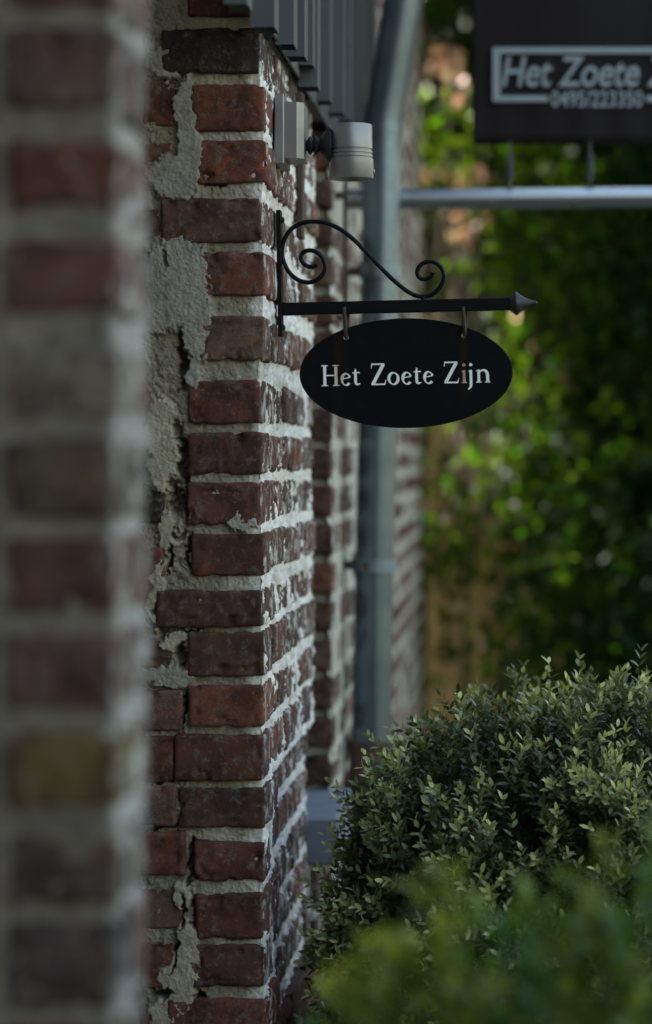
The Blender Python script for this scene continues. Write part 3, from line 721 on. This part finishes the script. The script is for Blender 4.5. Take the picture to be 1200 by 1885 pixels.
# letters from pen strokes: list of (points, widths)
def arc(cx, cy, rx, ry, a0, a1, n=22): return [(cx + rx * math.cos(math.radians(t)), cy + ry * math.sin(math.radians(t))) for t in np.linspace(a0, a1, n)]
def stress(a0, a1, thick, thin, n=22, ang=0): return [thin + (thick - thin) * abs(math.cos(math.radians(t + ang))) ** 1.3 for t in np.linspace(a0, a1, n)]
def serif(c, y, w=15, sgn=1): return [([(c - w, y), (c, y + sgn * 0.6), (c + w, y)], [3.5, 5.0, 3.5])]
def stem(x, y0, y1, w=12): return [([(x, y0), (x, (y0 + y1) / 2), (x, y1)], [w, w * 0.93, w])]
GL = {
 'H': (90, stem(20, 2, 90) + stem(70, 2, 90) + [([(20, 47), (70, 47)], [5, 5])] + serif(20, 2) + serif(70, 2) + serif(20, 90) + serif(70, 90)),
 'e': (44, [(arc(22, 28, 17, 25.5, 18, 322), stress(18, 322, 11, 4.5, 22, 25)), ([(7, 31), (38.5, 36)], [4.5, 4.5])]),
 't': (38, [([(15, 70), (14.5, 45), (14.5, 20), (17, 8), (25, 5), (35, 9)], [5, 11, 11, 10, 7, 3.5]), ([(1, 53), (34, 54.5)], [5, 5])]),
 'Z': (68, [([(8, 88), (62, 88)], [6, 6]), ([(8, 92), (4, 70)], [5, 3]), ([(58, 87), (10, 5)], [12.5, 12.5]), ([(3, 4), (64, 4)], [6, 6.5]), ([(62, 1), (68, 22)], [5, 3])]),
 'o': (48, [(arc(24, 28, 18.5, 25.5, 0, 360, 40), stress(0, 360, 11, 4.5, 40, 20))]),
 'i': (26, stem(13, 2, 57, 11) + serif(13, 2, 12) + [([(2, 51), (15, 56.5)], [3, 5])] + [([(13, 73.5), (13, 77), (13, 81), (13, 87.5)], [6, 13, 13, 6])]),
 'j': (24, [([(12, 57), (12, 20), (12, -5), (9, -19), (-2, -29)], [11, 11, 11, 9, 4]), ([(1, 51), (14, 56.5)], [3, 5]), ([(12, 73.5), (12, 77), (12, 81), (12, 87.5)], [6, 13, 13, 6])]),
 'n': (66, stem(15, 2, 57, 11) + serif(15, 2, 12) + serif(52, 2, 12) + [([(3, 51), (17, 57)], [3, 5]), ([(17, 42), (24, 51), (33, 55), (43, 52), (50, 42), (52, 26), (52, 2)], [4, 6, 8, 10, 11.5, 11.5, 11.5])]),
}
def letters():
    V = []; F = []; u = 0.41667 * s; lay = 0
    T = math.radians(1.35)
    for ch_, x0, y0 in [('H', 216, 819), ('e', 306, 817), ('t', 357, 816), ('Z', 438, 815), ('o', 513, 813), ('e', 575, 812), ('t', 627, 811), ('e', 671, 809), ('Z', 760, 807), ('i', 838, 805), ('j', 869, 804), ('n', 900, 803)]:
        for pts, wd in GL[ch_][1]:
            q = [Vector((a, b)) for a, b in pts]; lay = (lay + 1) % 9; n0 = len(V); k = len(q)
            if k > 2 and k < 12:
                par = np.linspace(0, 1, k); q = [Vector((a.x, a.y)) for a in catmull([(a.x, a.y, 0) for a in q], 5)]
                wd = list(np.interp(np.linspace(0, 1, len(q)), par, wd)); k = len(q)
            for i in range(k):
                t = (q[min(i + 1, k - 1)] - q[max(i - 1, 0)])
                if k > 30 and i in (0, k - 1): t = q[1] - q[k - 2]
                t.normalize(); nn = Vector((-t.y, t.x))
                for sg in (-1, 1):
                    w_ = q[i] + nn * sg * wd[i] * (0.46 + 0.010 * wd[i])
                    w_ = Vector((w_.x * {'o': 1.1, 'e': 1.06, 'n': 1.05}.get(ch_, 1.0), w_.y * {'Z': 1.06, 't': 1.05}.get(ch_, 1.0)))
                    X = w_.x * math.cos(T) - w_.y * math.sin(T); Y = w_.x * math.sin(T) + w_.y * math.cos(T)
                    px = 500 + (x0 + X) * 0.41667; py = 370 + (y0 - Y) * 0.41667
                    V.append(((px - 747.5) * s, -0.0024 - 0.00004 * lay, (687 - py) * s))
            F += [(n0 + 2*i, n0 + 2*i + 2, n0 + 2*i + 3, n0 + 2*i + 1) for i in range(k - 1)]
    me = pymesh('lettering', V, F); link('lettering', me, letter_mat(), sign, SC)
letters()
for hx_, yt, yb in ((635.5, 552, 626), (854, 553, 621)):       # strap hangers over the arm
    c = MB(); hw2 = 0.0125
    top = yt - 3 if hx_ < 700 else yt
    pts = [P(hx_ - 1, 566, dB) + Vector((0, -0.0095, 0)), P(hx_ - 1, 574, dB) + Vector((0, -0.0105, 0)), P(hx_, 590, dB) + Vector((0, -0.0085, 0)), P(hx_ + 1, yb - 16, dB) + Vector((0, -0.0065, 0)), P(hx_ + 1.5, yb - 7, dB) + Vector((0, -0.005, 0)), P(hx_ + 1.5, yb - 4, dB),
           P(hx_ + 1.5, yb - 7, dB) + Vector((0, 0.005, 0)), P(hx_ + 3, yb - 16, dB) + Vector((0, 0.0065, 0)), P(hx_ + 4, 590, dB) + Vector((0, 0.0085, 0)), P(hx_ + 4, 566, dB) + Vector((0, 0.0095, 0))]
    c.tube(catmull(pts, 5), 3.6 * s, 8).build('hanger', metal('rust_stained_hanger', (0.05, 0.035, 0.03), 0.6, 0.2, 120, 0.6, 0.5), sign, True, 60)

# ------------------------------------------------------------------ projecting banner on steel tubes
dT = 5.02; st = dT / FPX
fr = empty('banner_pole', P(740, 365, dT)); tag(fr, 'round steel tube arms projecting from the wall behind the downpipe', 'banner arm')
MB().tube([Vector((WX - 0.01, dT, PZ(367, dT))), P(900, 366, dT), P(1365, 361, dT)], 19 * st, 32).build('tube', M_TUBE, fr, True)
MB().tube([Vector((WX - 0.01, dT, PZ(-560, dT))), P(1365, -560, dT)], 19 * st, 32).build('tube', M_TUBE, fr, True)
MB().tube([P(1365, 361, dT), P(1369, 361, dT)], 23 * st, 32).build('end_cap', M_RUBBER, fr, True)
def fabric():
    m, nt, bs, N, L = newmat('aubergine_banner_cloth'); co, _ = objcoord(nt, False)
    c = mixc(nt, noise(nt, co, 9, 5), (0.009, 0.0055, 0.0075), (0.013, 0.0085, 0.011)); L.new(c, bs.inputs['Base Color'])
    bs.inputs['Roughness'].default_value = 0.7; bs.inputs['Specular IOR Level'].default_value = 0.2
    wv = noise(nt, co, 1500, 1); bump(nt, bs, wv, 0.3, 0.0005); return m
ban = empty('banner', P(1100, 265, dT)); tag(ban, 'dark purple cloth banner with pale framed lettering and telephone number', 'banner')
bxl, bxr, bzb, bzt = PX(870, dT), PX(1335, dT), PZ(266, dT), PZ(-520, dT)
nx, nz = 80, 40; V = []
for sgn in (-1, 1):
    for j in range(nz + 1):
        for i in range(nx + 1):
            u, w_ = i / nx, j / nz; x = bxl + (bxr - bxl) * u; z = bzb + (bzt - bzb) * w_
            yb_ = 0.0014 * math.sin(u * 38 + 0.6 * math.sin(w_ * 5)) * (0.25 + 0.75 * max(0, 1 - w_ * 4)) + 0.003 * math.sin(u * 9 + 1)
            V.append((x, dT + yb_ + sgn * 0.0008, z))
st_ = (nx + 1) * (nz + 1); F = []
for j in range(nz):
    for i in range(nx):
        q = j * (nx + 1) + i; F += [(q, q + 1, q + nx + 2, q + nx + 1), (st_ + q, st_ + q + nx + 1, st_ + q + nx + 2, st_ + q + 1)]
for i in range(nx): F += [(i + 1, i, st_ + i, st_ + i + 1)]
for j in range(nz): q = j * (nx + 1); F += [(q, q + nx + 1, st_ + q + nx + 1, st_ + q), (q + nx + nx + 1, q + nx, st_ + q + nx, st_ + q + nx + nx + 1)]
link('cloth', pymesh('cloth', V, F), fabric(), ban, smooth=True)
M_PRINT = metal('pale_grey_print', (0.27, 0.31, 0.35), 0.7, 0, 60, 0.15)
FY = dT - 0.0095
def flat(name, rects):
    m = MB()
    for (x0, y0, x1, y1) in rects: m.box((PX(x0, FY), FY, PZ(y1, FY)), (PX(x1, FY), FY + 0.0005, PZ(y0, FY)))
    return m.build(name, M_PRINT, ban)
flat('printed_frame', [(907, 87, 1312, 98), (907, 98.2, 921, 187), (1298, 98.2, 1312, 187), (921.2, 176, 1009, 187), (1190, 176, 1297.8, 187)])
def text(name, body, x0, ybase, size_px, shear, width_px=None, bold=0.0):
    c = bpy.data.curves.new(name, 'FONT'); c.body = body; c.size = 1; c.shear = shear; c.offset = bold
    o = bpy.data.objects.new('tmp', c); COL.objects.link(o); bpy.context.view_layer.update()
    me = bpy.data.meshes.new_from_object(o.evaluated_get(bpy.context.evaluated_depsgraph_get())); bpy.data.objects.remove(o)
    v = np.array([tuple(q.co) for q in me.vertices]); v[:, 0] -= v[:, 0].min(); sf = FY / FPX
    kx = (width_px / v[:, 0].max()) if width_px else size_px
    w = np.stack([PX(x0, FY) + v[:, 0] * kx * sf, np.full(len(v), FY - 0.0006), PZ(ybase, FY) + v[:, 1] * size_px * sf], 1)
    me.vertices.foreach_set('co', w.ravel()); me.update(); me.name = name; me.materials.clear()
    link(name, me, M_PRINT, ban)
text('lettering', 'Het Zoete Zijn', 924, 158, 78, 0.22, 362, 0.012)
text('phone_number', '0495/223350', 1015, 196, 41, 0.0, 168, 0.012)
for cx, sl_ in ((938, 'grey tension spring under the corner of the printed frame on the banner'), (1086, 'grey tension spring under the telephone number on the banner')):
    hk = empty('spring_hook', P(cx, 300, dT)); tag(hk, sl_, 'spring', 'springs under the banner')
    coil = [P(cx + 6 * math.cos(t), 285 + 45 * t / 62.8, dT) + Vector((0, 6 * st * math.sin(t), 0)) for t in np.linspace(0, 62.8, 120)]
    MB().tube(coil, 1.4 * st, 5).build('spring', M_HOOK, hk, True)
    MB().tube([P(cx, 258, dT) + Vector((0, -0.005, 0)), P(cx, 286, dT)], 1.8 * st, 6).build('eyelet_hook', M_HOOK, hk, True)
    MB().tube([P(cx, 329, dT), P(cx, 350, dT)], 1.8 * st, 6).build('tube_hook', M_HOOK, hk, True)

# ------------------------------------------------------------------ leaves
def leaf_mat(name, trans=0.35, rough=0.42, spec=0.5, tcol=(1.3, 1.5, 0.5)):
    m, nt, bs, N, L = newmat(name)
    at = N.new('ShaderNodeAttribute'); at.attribute_name = 'col'
    L.new(at.outputs['Color'], bs.inputs['Base Color']); bs.inputs['Roughness'].default_value = rough; bs.inputs['Specular IOR Level'].default_value = spec
    tr = N.new('ShaderNodeBsdfTranslucent'); L.new(mixc(nt, 1.0, at.outputs['Color'], tcol, 'MULTIPLY'), tr.inputs['Color'])
    mx = N.new('ShaderNodeMixShader'); mx.inputs[0].default_value = trans
    out = N['Material Output']; L.new(bs.outputs[0], mx.inputs[1]); L.new(tr.outputs[0], mx.inputs[2]); L.new(mx.outputs[0], out.inputs['Surface'])
    return m
def unit(a): return a / np.maximum(np.linalg.norm(a, axis=1, keepdims=True), 1e-9)
def leaves_mesh(name, pos, dirn, up, length, width, col, fold=0.25, curl=0.15, detail=True):
    """pos, dirn, up: (n,3); folded, curled leaf blades"""
    n = len(pos); d = unit(dirn); sd = unit(np.cross(d, up)); nrm = unit(np.cross(sd, d))
    L = length[:, None]; W = width[:, None]
    def at(t, w, h): return pos + d * L * t + sd * W * w + nrm * (L * (-curl * t * t) + W * h)
    if detail:
        vs = [at(0, 0, 0), at(.3, -.42, fold*.42), at(.3, 0, 0), at(.3, .42, fold*.42), at(.68, -.40, fold*.40), at(.68, 0, 0), at(.68, .40, fold*.40), at(1, 0, 0)]
        fs = [(0,2,1), (0,3,2), (1,2,5,4), (2,3,6,5), (4,5,7), (5,6,7)]
    else:
        vs = [at(0, 0, 0), at(.42, -.5, fold*.5), at(.42, 0, 0), at(.42, .5, fold*.5), at(1, 0, 0)]
        fs = [(0,2,1), (0,3,2), (1,2,4), (2,3,4)]
    k = len(vs); V = np.stack(vs, 1).reshape(-1, 3)
    off = (np.arange(n) * k)[:, None]
    lo = []; tot = []
    idx = np.concatenate([np.array(f) for f in fs]); sizes = np.array([len(f) for f in fs])
    loops = (idx[None] + off).ravel(); sz = np.tile(sizes, n); starts = np.concatenate([[0], np.cumsum(sz)[:-1]])
    me = bpy.data.meshes.new(name); me.vertices.add(len(V)); me.vertices.foreach_set('co', V.astype(np.float32).ravel())
    me.loops.add(len(loops)); me.loops.foreach_set('vertex_index', loops.astype(np.int32))
    me.polygons.add(len(sz)); me.polygons.foreach_set('loop_start', starts.astype(np.int32))
    me.update(calc_edges=True); me.validate()
    me.polygons.foreach_set('use_smooth', [True] * len(me.polygons))
    setcol(me, np.repeat(col, k, 0)); return me
def sprigs(tips_base, axis, slen, pairs, llen, lwid, col_old, col_new, r, newp=1.0, outer=None):
    """shoots with opposite leaf pairs"""
    n = len(tips_base); ax = unit(axis); ref = unit(r.normal(size=(n, 3))); s1 = unit(np.cross(ax, ref)); s2 = np.cross(ax, s1)
    pos, dr, up, ln, wd, co = [], [], [], [], [], []
    fresh = r.random((n, 1)) * newp
    if outer is not None: fresh = fresh * outer[:, None]  # new growth pales outer shoots; inner ones coloured darker to deepen the shade
    for k in range(pairs):
        t = (k + 0.6) / pairs; a = s1 if k % 2 else s2
        for sg in (-1, 1):
            side = unit(a * sg + r.normal(0, .25, (n, 3)))
            open_ = 0.95 - 0.55 * t
            pos.append(tips_base + ax * (slen * t)[:, None]); dr.append(ax * (1 - open_ * 0.55) + side * open_); up.append(ax + r.normal(0, .3, (n, 3)))
            ln.append(llen * r.uniform(.75, 1.15, n) * (1.05 - 0.25 * t)); wd.append(lwid * r.uniform(.8, 1.15, n))
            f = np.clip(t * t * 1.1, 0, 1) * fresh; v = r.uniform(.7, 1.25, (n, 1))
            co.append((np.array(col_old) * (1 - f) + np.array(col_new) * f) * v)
    c = np.concatenate
    return c(pos), c(dr), c(up), c(ln), c(wd), c(co)

# box shrub in focus
M_BOXL = leaf_mat('box_leaf', 0.18, 0.34, 0.42); M_TWIG = metal('twig_bark', (0.10, 0.075, 0.05), 0.85, 0, 60, 0.4)
r1 = np.random.default_rng(11)
def box_shrub():
    bc = P(1058, 1806, 3.72); root = empty('box_shrub', (bc.x, bc.y, 0)); tag(root, 'clipped round box shrub with dense small grey-green leaves by the pier', 'shrub')
    N_ = 11000
    u = unit(r1.normal(size=(N_, 3)) + np.array([0, -0.45, 0.12]))
    R = np.array([0.385, 0.40, 0.42])
    lump = 1 + 0.10 * fbm(u, 2.3, 3, 4) + 0.13 * fbm(u, 6.5, 2, 8)
    shell = 1 - np.abs(r1.normal(0, 0.085, N_)); shell = np.where(r1.random(N_) < 0.25, r1.uniform(0.62, 0.95, N_), shell)
    gap = fbm(u, 8.5, 2, 15); shell = np.where(gap < -0.05, shell * 0.86, shell) + 0.05 * np.clip(fbm(u, 15, 2, 19), -0.5, 1)
    top = P(1130, 1235, 3.55); tp = np.array([top.x - bc.x, top.y - bc.y, top.z - bc.z]); tpu = tp / np.linalg.norm(tp)
    lt = P(800, 1400, 3.6); lt = np.array(lt - bc); lt = lt / np.linalg.norm(lt)
    bulge = 1 + 0.09 * np.exp(-((u - tpu) ** 2).sum(1) / 0.08) + 0.08 * np.exp(-((u - lt) ** 2).sum(1) / 0.10)
    base = np.array(bc) + u * R * (lump * shell * bulge)[:, None]
    ax = unit(u * 0.9 + np.array([0, 0, 0.38]) + r1.normal(0, .33, (N_, 3)))
    sl = r1.uniform(0.04, 0.075, N_)
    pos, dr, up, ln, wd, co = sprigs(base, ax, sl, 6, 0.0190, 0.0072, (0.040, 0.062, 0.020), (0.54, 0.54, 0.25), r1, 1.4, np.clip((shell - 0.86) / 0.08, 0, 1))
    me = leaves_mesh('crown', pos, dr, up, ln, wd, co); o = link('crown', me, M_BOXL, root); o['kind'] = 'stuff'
    m = MB(); rr = random.Random(5)
    for k in range(60):
        a = u[rr.randrange(N_)]; e = np.array(bc) + a * R * 0.9
        if e[2] < 0.05: continue
        b0 = Vector((bc.x + rr.uniform(-.03, .03), bc.y + rr.uniform(-.03, .03), 0.35)); e = Vector(e); mid = b0.lerp(e, 0.5) + Vector((0, 0, 0.06))
        m.tube(catmull([b0, mid, e], 4), [0.007 - 0.0006 * i for i in range(9)], 5)
    m.tube([(bc.x, bc.y, 0), (bc.x, bc.y + .01, 0.4)], 0.03, 8); m.build('branches', M_TWIG, root)
    # the low skirt down to the ground
    n2 = 1500; an = r1.uniform(0, 2*math.pi, n2); hz_ = r1.uniform(0.05, 0.55, n2)
    b2 = np.stack([bc.x + 0.36 * np.cos(an), bc.y + 0.36 * np.sin(an), hz_], 1); a2 = np.stack([np.cos(an), np.sin(an), np.full(n2, .6)], 1) + r1.normal(0, .3, (n2, 3))
    q = sprigs(b2, a2, r1.uniform(.04, .06, n2), 5, 0.017, 0.008, (0.050, 0.075, 0.036), (0.15, 0.18, 0.08), r1)
    me = leaves_mesh('skirt', *q, detail=False); o = link('skirt', me, M_BOXL, root); o['kind'] = 'stuff'
box_shrub()

# near hedge, out of focus
M_HEDGEL = leaf_mat('hedge_leaf', 0.35, 0.45, 0.4)
r2 = np.random.default_rng(23)
def near_hedge():
    root = empty('garden_hedge', (0.0, 1.7, 0)); tag(root, 'loose leafy green hedge with upright shoots in front of the box shrub', 'hedge')
    tops = [(560,1850,1.7),(612,1800,1.75),(655,1710,1.6),(690,1720,1.8),(728,1648,1.65),(770,1690,1.75),(812,1640,1.8),(838,1555,1.6),(868,1640,1.7),(905,1700,1.75),
            (945,1650,1.6),(985,1600,1.7),(1012,1565,1.6),(1050,1640,1.8),(1085,1600,1.65),(1118,1540,1.6),(1150,1580,1.75),(1192,1492,1.6),(1230,1540,1.7),(1290,1500,1.65),(1370,1540,1.7),(1460,1500,1.6),(1560,1530,1.75),(1700,1500,1.65)]
    stems = MB(); B, A, S_, O_, N2 = [], [], [], [], []
    for (tx, ty, d) in tops:
        d += 0.3; tip = P(tx, ty + 145, d); root_p = Vector((tip.x + r2.normal(0, .03), d + r2.normal(0, .03), 0.15)); mid = tip.lerp(root_p, 0.35) + Vector((r2.normal(0, .012), 0, 0))
        path = catmull([root_p, mid, tip], 14); stems.tube(path, [0.004 - 0.0001 * i for i in range(len(path))], 5)
        tone = (tx * 0.618) % 1.0
        for k, q in enumerate(path):
            low = (tip - q).length
            if low > 0.62: continue
            m_ = 1 if low < 0.09 else 2
            for _ in range(m_):
                B.append(q + Vector((r2.normal(0, .006 + .05 * low), r2.normal(0, .006 + .05 * low), r2.normal(0, .01))))
                A.append((r2.normal(0, .35 + 0.5 * min(low * 4, 1)), r2.normal(0, .35 + 0.5 * min(low * 4, 1)), 1.0)); S_.append(r2.uniform(.03, .055)); O_.append(tone)
    O_ = np.array(O_)
    for lo_, hi_, c0, c1 in ((0, .40, (0.04, 0.11, 0.03), (0.20, 0.34, 0.08)), (.40, .75, (0.07, 0.14, 0.028), (0.36, 0.44, 0.10)), (.75, 1.01, (0.11, 0.15, 0.02), (0.50, 0.48, 0.10))):
        k = (O_ >= lo_) & (O_ < hi_)
        if not k.any(): continue
        q = sprigs(np.array(B)[k], np.array(A)[k], np.array(S_)[k], 4, 0.030, 0.0125, c0, c1, r2)
        o = link('foliage', leaves_mesh('foliage', *q, detail=False), M_HEDGEL, root); o['kind'] = 'stuff'
    stems.build('stems', M_TWIG, root)
    n = 500; base = np.stack([r2.uniform(-.2, .9, n), r2.uniform(1.8, 2.25, n), r2.uniform(.1, 0.8, n)], 1)
    q = sprigs(base, r2.normal(0, .5, (n, 3)) + np.array([0, -.2, .8]), r2.uniform(.05, .08, n), 5, 0.028, 0.013, (0.05, 0.09, 0.022), (0.12, 0.16, 0.035), r2)
    me = leaves_mesh('inner_foliage', *q, detail=False); o = link('inner_foliage', me, M_HEDGEL, root); o['kind'] = 'stuff'
near_hedge()

# ------------------------------------------------------------------ garden behind: fence, climbers, trees
def wood_mat():
    m, nt, bs, N, L = newmat('tan_fence_wood'); co, oi = objcoord(nt)
    mp = N.new('ShaderNodeMapping'); mp.inputs['Scale'].default_value = (1, 1, 0.06); L.new(co, mp.inputs[0])
    n = noise(nt, mp.outputs[0], 140, 5); c = mixc(nt, n, (0.50, 0.39, 0.20), (0.66, 0.54, 0.31)); L.new(c, bs.inputs['Base Color'])
    bs.inputs['Roughness'].default_value = 0.8; bump(nt, bs, n, 0.3, 0.002); return m
M_WOOD = wood_mat()
fence = empty('wooden_fence', (0.5, 9.6, 0)); tag(fence, 'tan wooden garden fence of narrow upright slats behind the leaves', 'fence')
x = -0.62; sl_me = MB().box((-0.024, -0.009, 0.0), (0.024, 0.009, 1.72), 0.003)
me0 = pymesh('slat', [tuple(v) for v in sl_me.v], sl_me.f)
while x < 3.4:
    o = link('slat', me0, M_WOOD, fence, (x, 9.6 + random.uniform(-.002, .002), 0.05)); x += 0.0545
for z in (0.35, 1.35): MB().box((-0.66, 9.612, z), (3.42, 9.65, z + 0.09), 0.003).build('rail', M_WOOD, fence)
for px_ in (-0.64, 0.7, 2.05, 3.4): MB().box((px_ - 0.04, 9.66, 0), (px_ + 0.04, 9.74, 1.85), 0.004).build('post', M_WOOD, fence)

M_LEAF = leaf_mat('garden_leaf', 0.42, 0.5, 0.10, (9.5, 7.6, 1.1))
r3 = np.random.default_rng(31)
SUN_NP = np.array(SUN)
GAPS = [(P(950, 795, 8.75), 0.34), (P(990, 765, 8.7), 0.18), (P(925, 390, 8.8), 0.1), (P(900, 900, 8.8), 0.08), (P(880, 560, 8.85), 0.07), (P(925, 400, 8.85), 0.06), (P(840, 350, 8.85), 0.22), (P(845, 140, 8.85), 0.2), (P(905, 1040, 8.9), 0.05), (P(955, 1190, 8.9), 0.05)]
def crown_gaps(w):
    """openings in the crowns where the sun comes through"""
    ok = np.ones(len(w), bool)
    for p, r in GAPS:
        q = w - np.array(p); t = q @ SUN_NP; ok &= ~((np.linalg.norm(q - t[:, None] * SUN_NP, axis=1) < r) & (t > 0.35))
    return ok
def foliage(name, label, cat, n, lo, hi, llen, col, trunk, group=None, keep=None, up_bias=0.3, fill=None):
    lo, hi = np.array(lo), np.array(hi); c = (lo + hi) / 2; h = (hi - lo) / 2
    pts = []
    while sum(map(len, pts)) < n:
        q = r3.uniform(-1, 1, (n, 3)); rr = np.linalg.norm(q, axis=1)
        ok = rr < 1 + 0.22 * fbm(q, 1.9, 2, n % 37)
        ok &= fbm(q * h, 3.4, 2, n % 53) > (-0.06 if fill is None else fill)      # clumps and gaps
        w = c + q * h
        ok &= w[:, 2] > 0.02
        ok &= crown_gaps(w)
        if keep is not None: ok &= keep(w)
        pts.append(w[ok])
    pos = np.concatenate(pts)[:n]
    dr = unit(r3.normal(0, .7, (n, 3)) + np.array([0, -0.3, -0.35])); up = unit(r3.normal(0, .6, (n, 3)) + np.array([0, 0, 1]))
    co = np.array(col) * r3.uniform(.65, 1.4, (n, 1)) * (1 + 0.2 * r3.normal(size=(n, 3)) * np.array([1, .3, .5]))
    root = empty(name, (trunk[0], trunk[1], 0)); tag(root, label, cat, group)
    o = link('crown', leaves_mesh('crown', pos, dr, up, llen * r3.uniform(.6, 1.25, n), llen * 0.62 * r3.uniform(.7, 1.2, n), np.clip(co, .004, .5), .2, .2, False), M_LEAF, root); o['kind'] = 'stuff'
    m = MB(); tx, ty, tr, th = trunk
    m.tube(catmull([(tx, ty, 0), (tx + .04, ty + .03, th * .4), (tx - .02, ty, th)], 4), [tr * (1 - .06 * i) for i in range(9)], 8)
    rr = random.Random(n)
    for k in range(14):
        e = pos[rr.randrange(n)]; z0 = th * rr.uniform(.35, .95)
        m.tube(catmull([(tx, ty, z0), ((tx + e[0]) / 2, (ty + e[1]) / 2, (z0 + e[2]) / 2 + .1), tuple(e)], 3), [tr * .35 * (1 - .12 * i) for i in range(7)], 5)
    m.build('trunk', M_TWIG, root); return root
foliage('leafy_shrub', 'tall leafy green shrub growing in front of the tan fence', 'shrub', 8200, (-0.17, 8.6, 0.0), (1.15, 9.5, 3.3), 0.08, (0.012, 0.032, 0.008), (0.35, 9.15, 0.03, 1.9), keep=lambda w: w[:, 1] < 9.55, fill=-0.2)
foliage('leafy_shrub', 'dark leafy shrub beside the fence under the banner arm', 'shrub', 6500, (0.15, 8.4, 0.0), (2.3, 9.5, 3.8), 0.09, (0.004, 0.014, 0.006), (1.1, 9.0, 0.035, 2.2), keep=lambda w: w[:, 1] < 9.55)
foliage('leafy_shrub', 'low dark leafy shrub at the foot of the tan fence', 'shrub', 5200, (-0.20, 8.25, -0.5), (1.5, 9.2, 1.62), 0.075, (0.008, 0.024, 0.008), (0.5, 8.8, 0.025, 0.9), fill=-0.25)
foliage('climbing_plant', 'light green climber straggling over the end of the brick wall', 'climber', 900, (-0.46, 8.55, 0.2), (0.0, 9.3, 3.3), 0.07, (0.014, 0.032, 0.008), (-0.25, 9.0, 0.02, 2.4), fill=0.02)
def creeper():
    root = empty('red_creeper', (-0.3, 8.95, 0)); tag(root, 'sparse pinkish red-leaved creeper hanging off the end of the brick wall', 'creeper')
    B = []
    for px, py, sx, sy, k in ((832, 120, 14, 20, 20), (856, 168, 10, 8, 10), (778, 318, 10, 12, 8), (835, 322, 22, 10, 16), (885, 330, 14, 8, 8), (842, 425, 14, 14, 10), (880, 400, 12, 12, 5), (800, 110, 12, 18, 8)):
        for _ in range(k):
            d = r3.uniform(8.78, 8.95); B.append(tuple(P(r3.normal(px, sx), r3.normal(py, sy), d)))
    B = np.array(B); n = len(B)
    col = np.array([0.30, 0.18, 0.14]) * r3.uniform(.6, 1.3, (n, 1)); col[::4] = np.array([0.40, 0.33, 0.22])
    o = link('leaves', leaves_mesh('leaves', B, r3.normal(0, .7, (n, 3)) + np.array([0, -.2, -.4]), r3.normal(0, .6, (n, 3)) + np.array([0, -.3, 1]), r3.uniform(.04, .07, n), r3.uniform(.03, .045, n), col, .2, .2, False), leaf_mat('red_leaf', 0.35, 0.5, 0.3, (1.4, 1.2, 0.9)), root); o['kind'] = 'stuff'
    m = MB(); base = Vector((-0.34, 8.9, 0))
    for px, py in ((838, 90), (778, 300), (885, 320), (842, 410)):
        m.tube(catmull([base, Vector((-0.36, 8.85, 1.3)), P(px, py, 8.86)], 6), 0.006, 5)
    m.build('vines', M_TWIG, root)
creeper()
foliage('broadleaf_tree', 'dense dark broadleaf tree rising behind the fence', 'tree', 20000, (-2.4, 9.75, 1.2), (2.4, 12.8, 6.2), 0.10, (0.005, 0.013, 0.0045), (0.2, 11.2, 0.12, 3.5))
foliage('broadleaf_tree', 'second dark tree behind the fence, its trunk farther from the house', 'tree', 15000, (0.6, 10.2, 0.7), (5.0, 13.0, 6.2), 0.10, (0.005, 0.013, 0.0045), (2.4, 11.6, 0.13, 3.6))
foliage('broadleaf_tree', 'added big tree beyond the end of the house that shades the garden', 'tree', 26000, (-6.5, 10.3, 1.0), (-1.6, 15.5, 7.5), 0.12, (0.005, 0.013, 0.0045), (-3.6, 12.6, 0.2, 4.5), fill=-0.5)  # added out of view to hold most of the sun off the garden
foliage('broadleaf_tree', 'added wide tree canopy that shades the fence and shrubs from above', 'tree', 20000, (-1.9, 7.2, 3.25), (3.6, 11.4, 6.4), 0.10, (0.005, 0.013, 0.0045), (1.9, 9.95, 0.13, 4.4), fill=-0.5)  # added overhead to keep sky light off the shrubs below
foliage('shade_hedge', 'added hedge out of view that cuts low light opposite the house', 'hedge', 9000, (2.5, -5.0, -2.0), (3.7, 7.5, 2.9), 0.10, (0.035, 0.07, 0.02), (3.1, 1.5, 0.05, 1.5), fill=-0.7)  # added beside the view to block low sky light and ground bounce
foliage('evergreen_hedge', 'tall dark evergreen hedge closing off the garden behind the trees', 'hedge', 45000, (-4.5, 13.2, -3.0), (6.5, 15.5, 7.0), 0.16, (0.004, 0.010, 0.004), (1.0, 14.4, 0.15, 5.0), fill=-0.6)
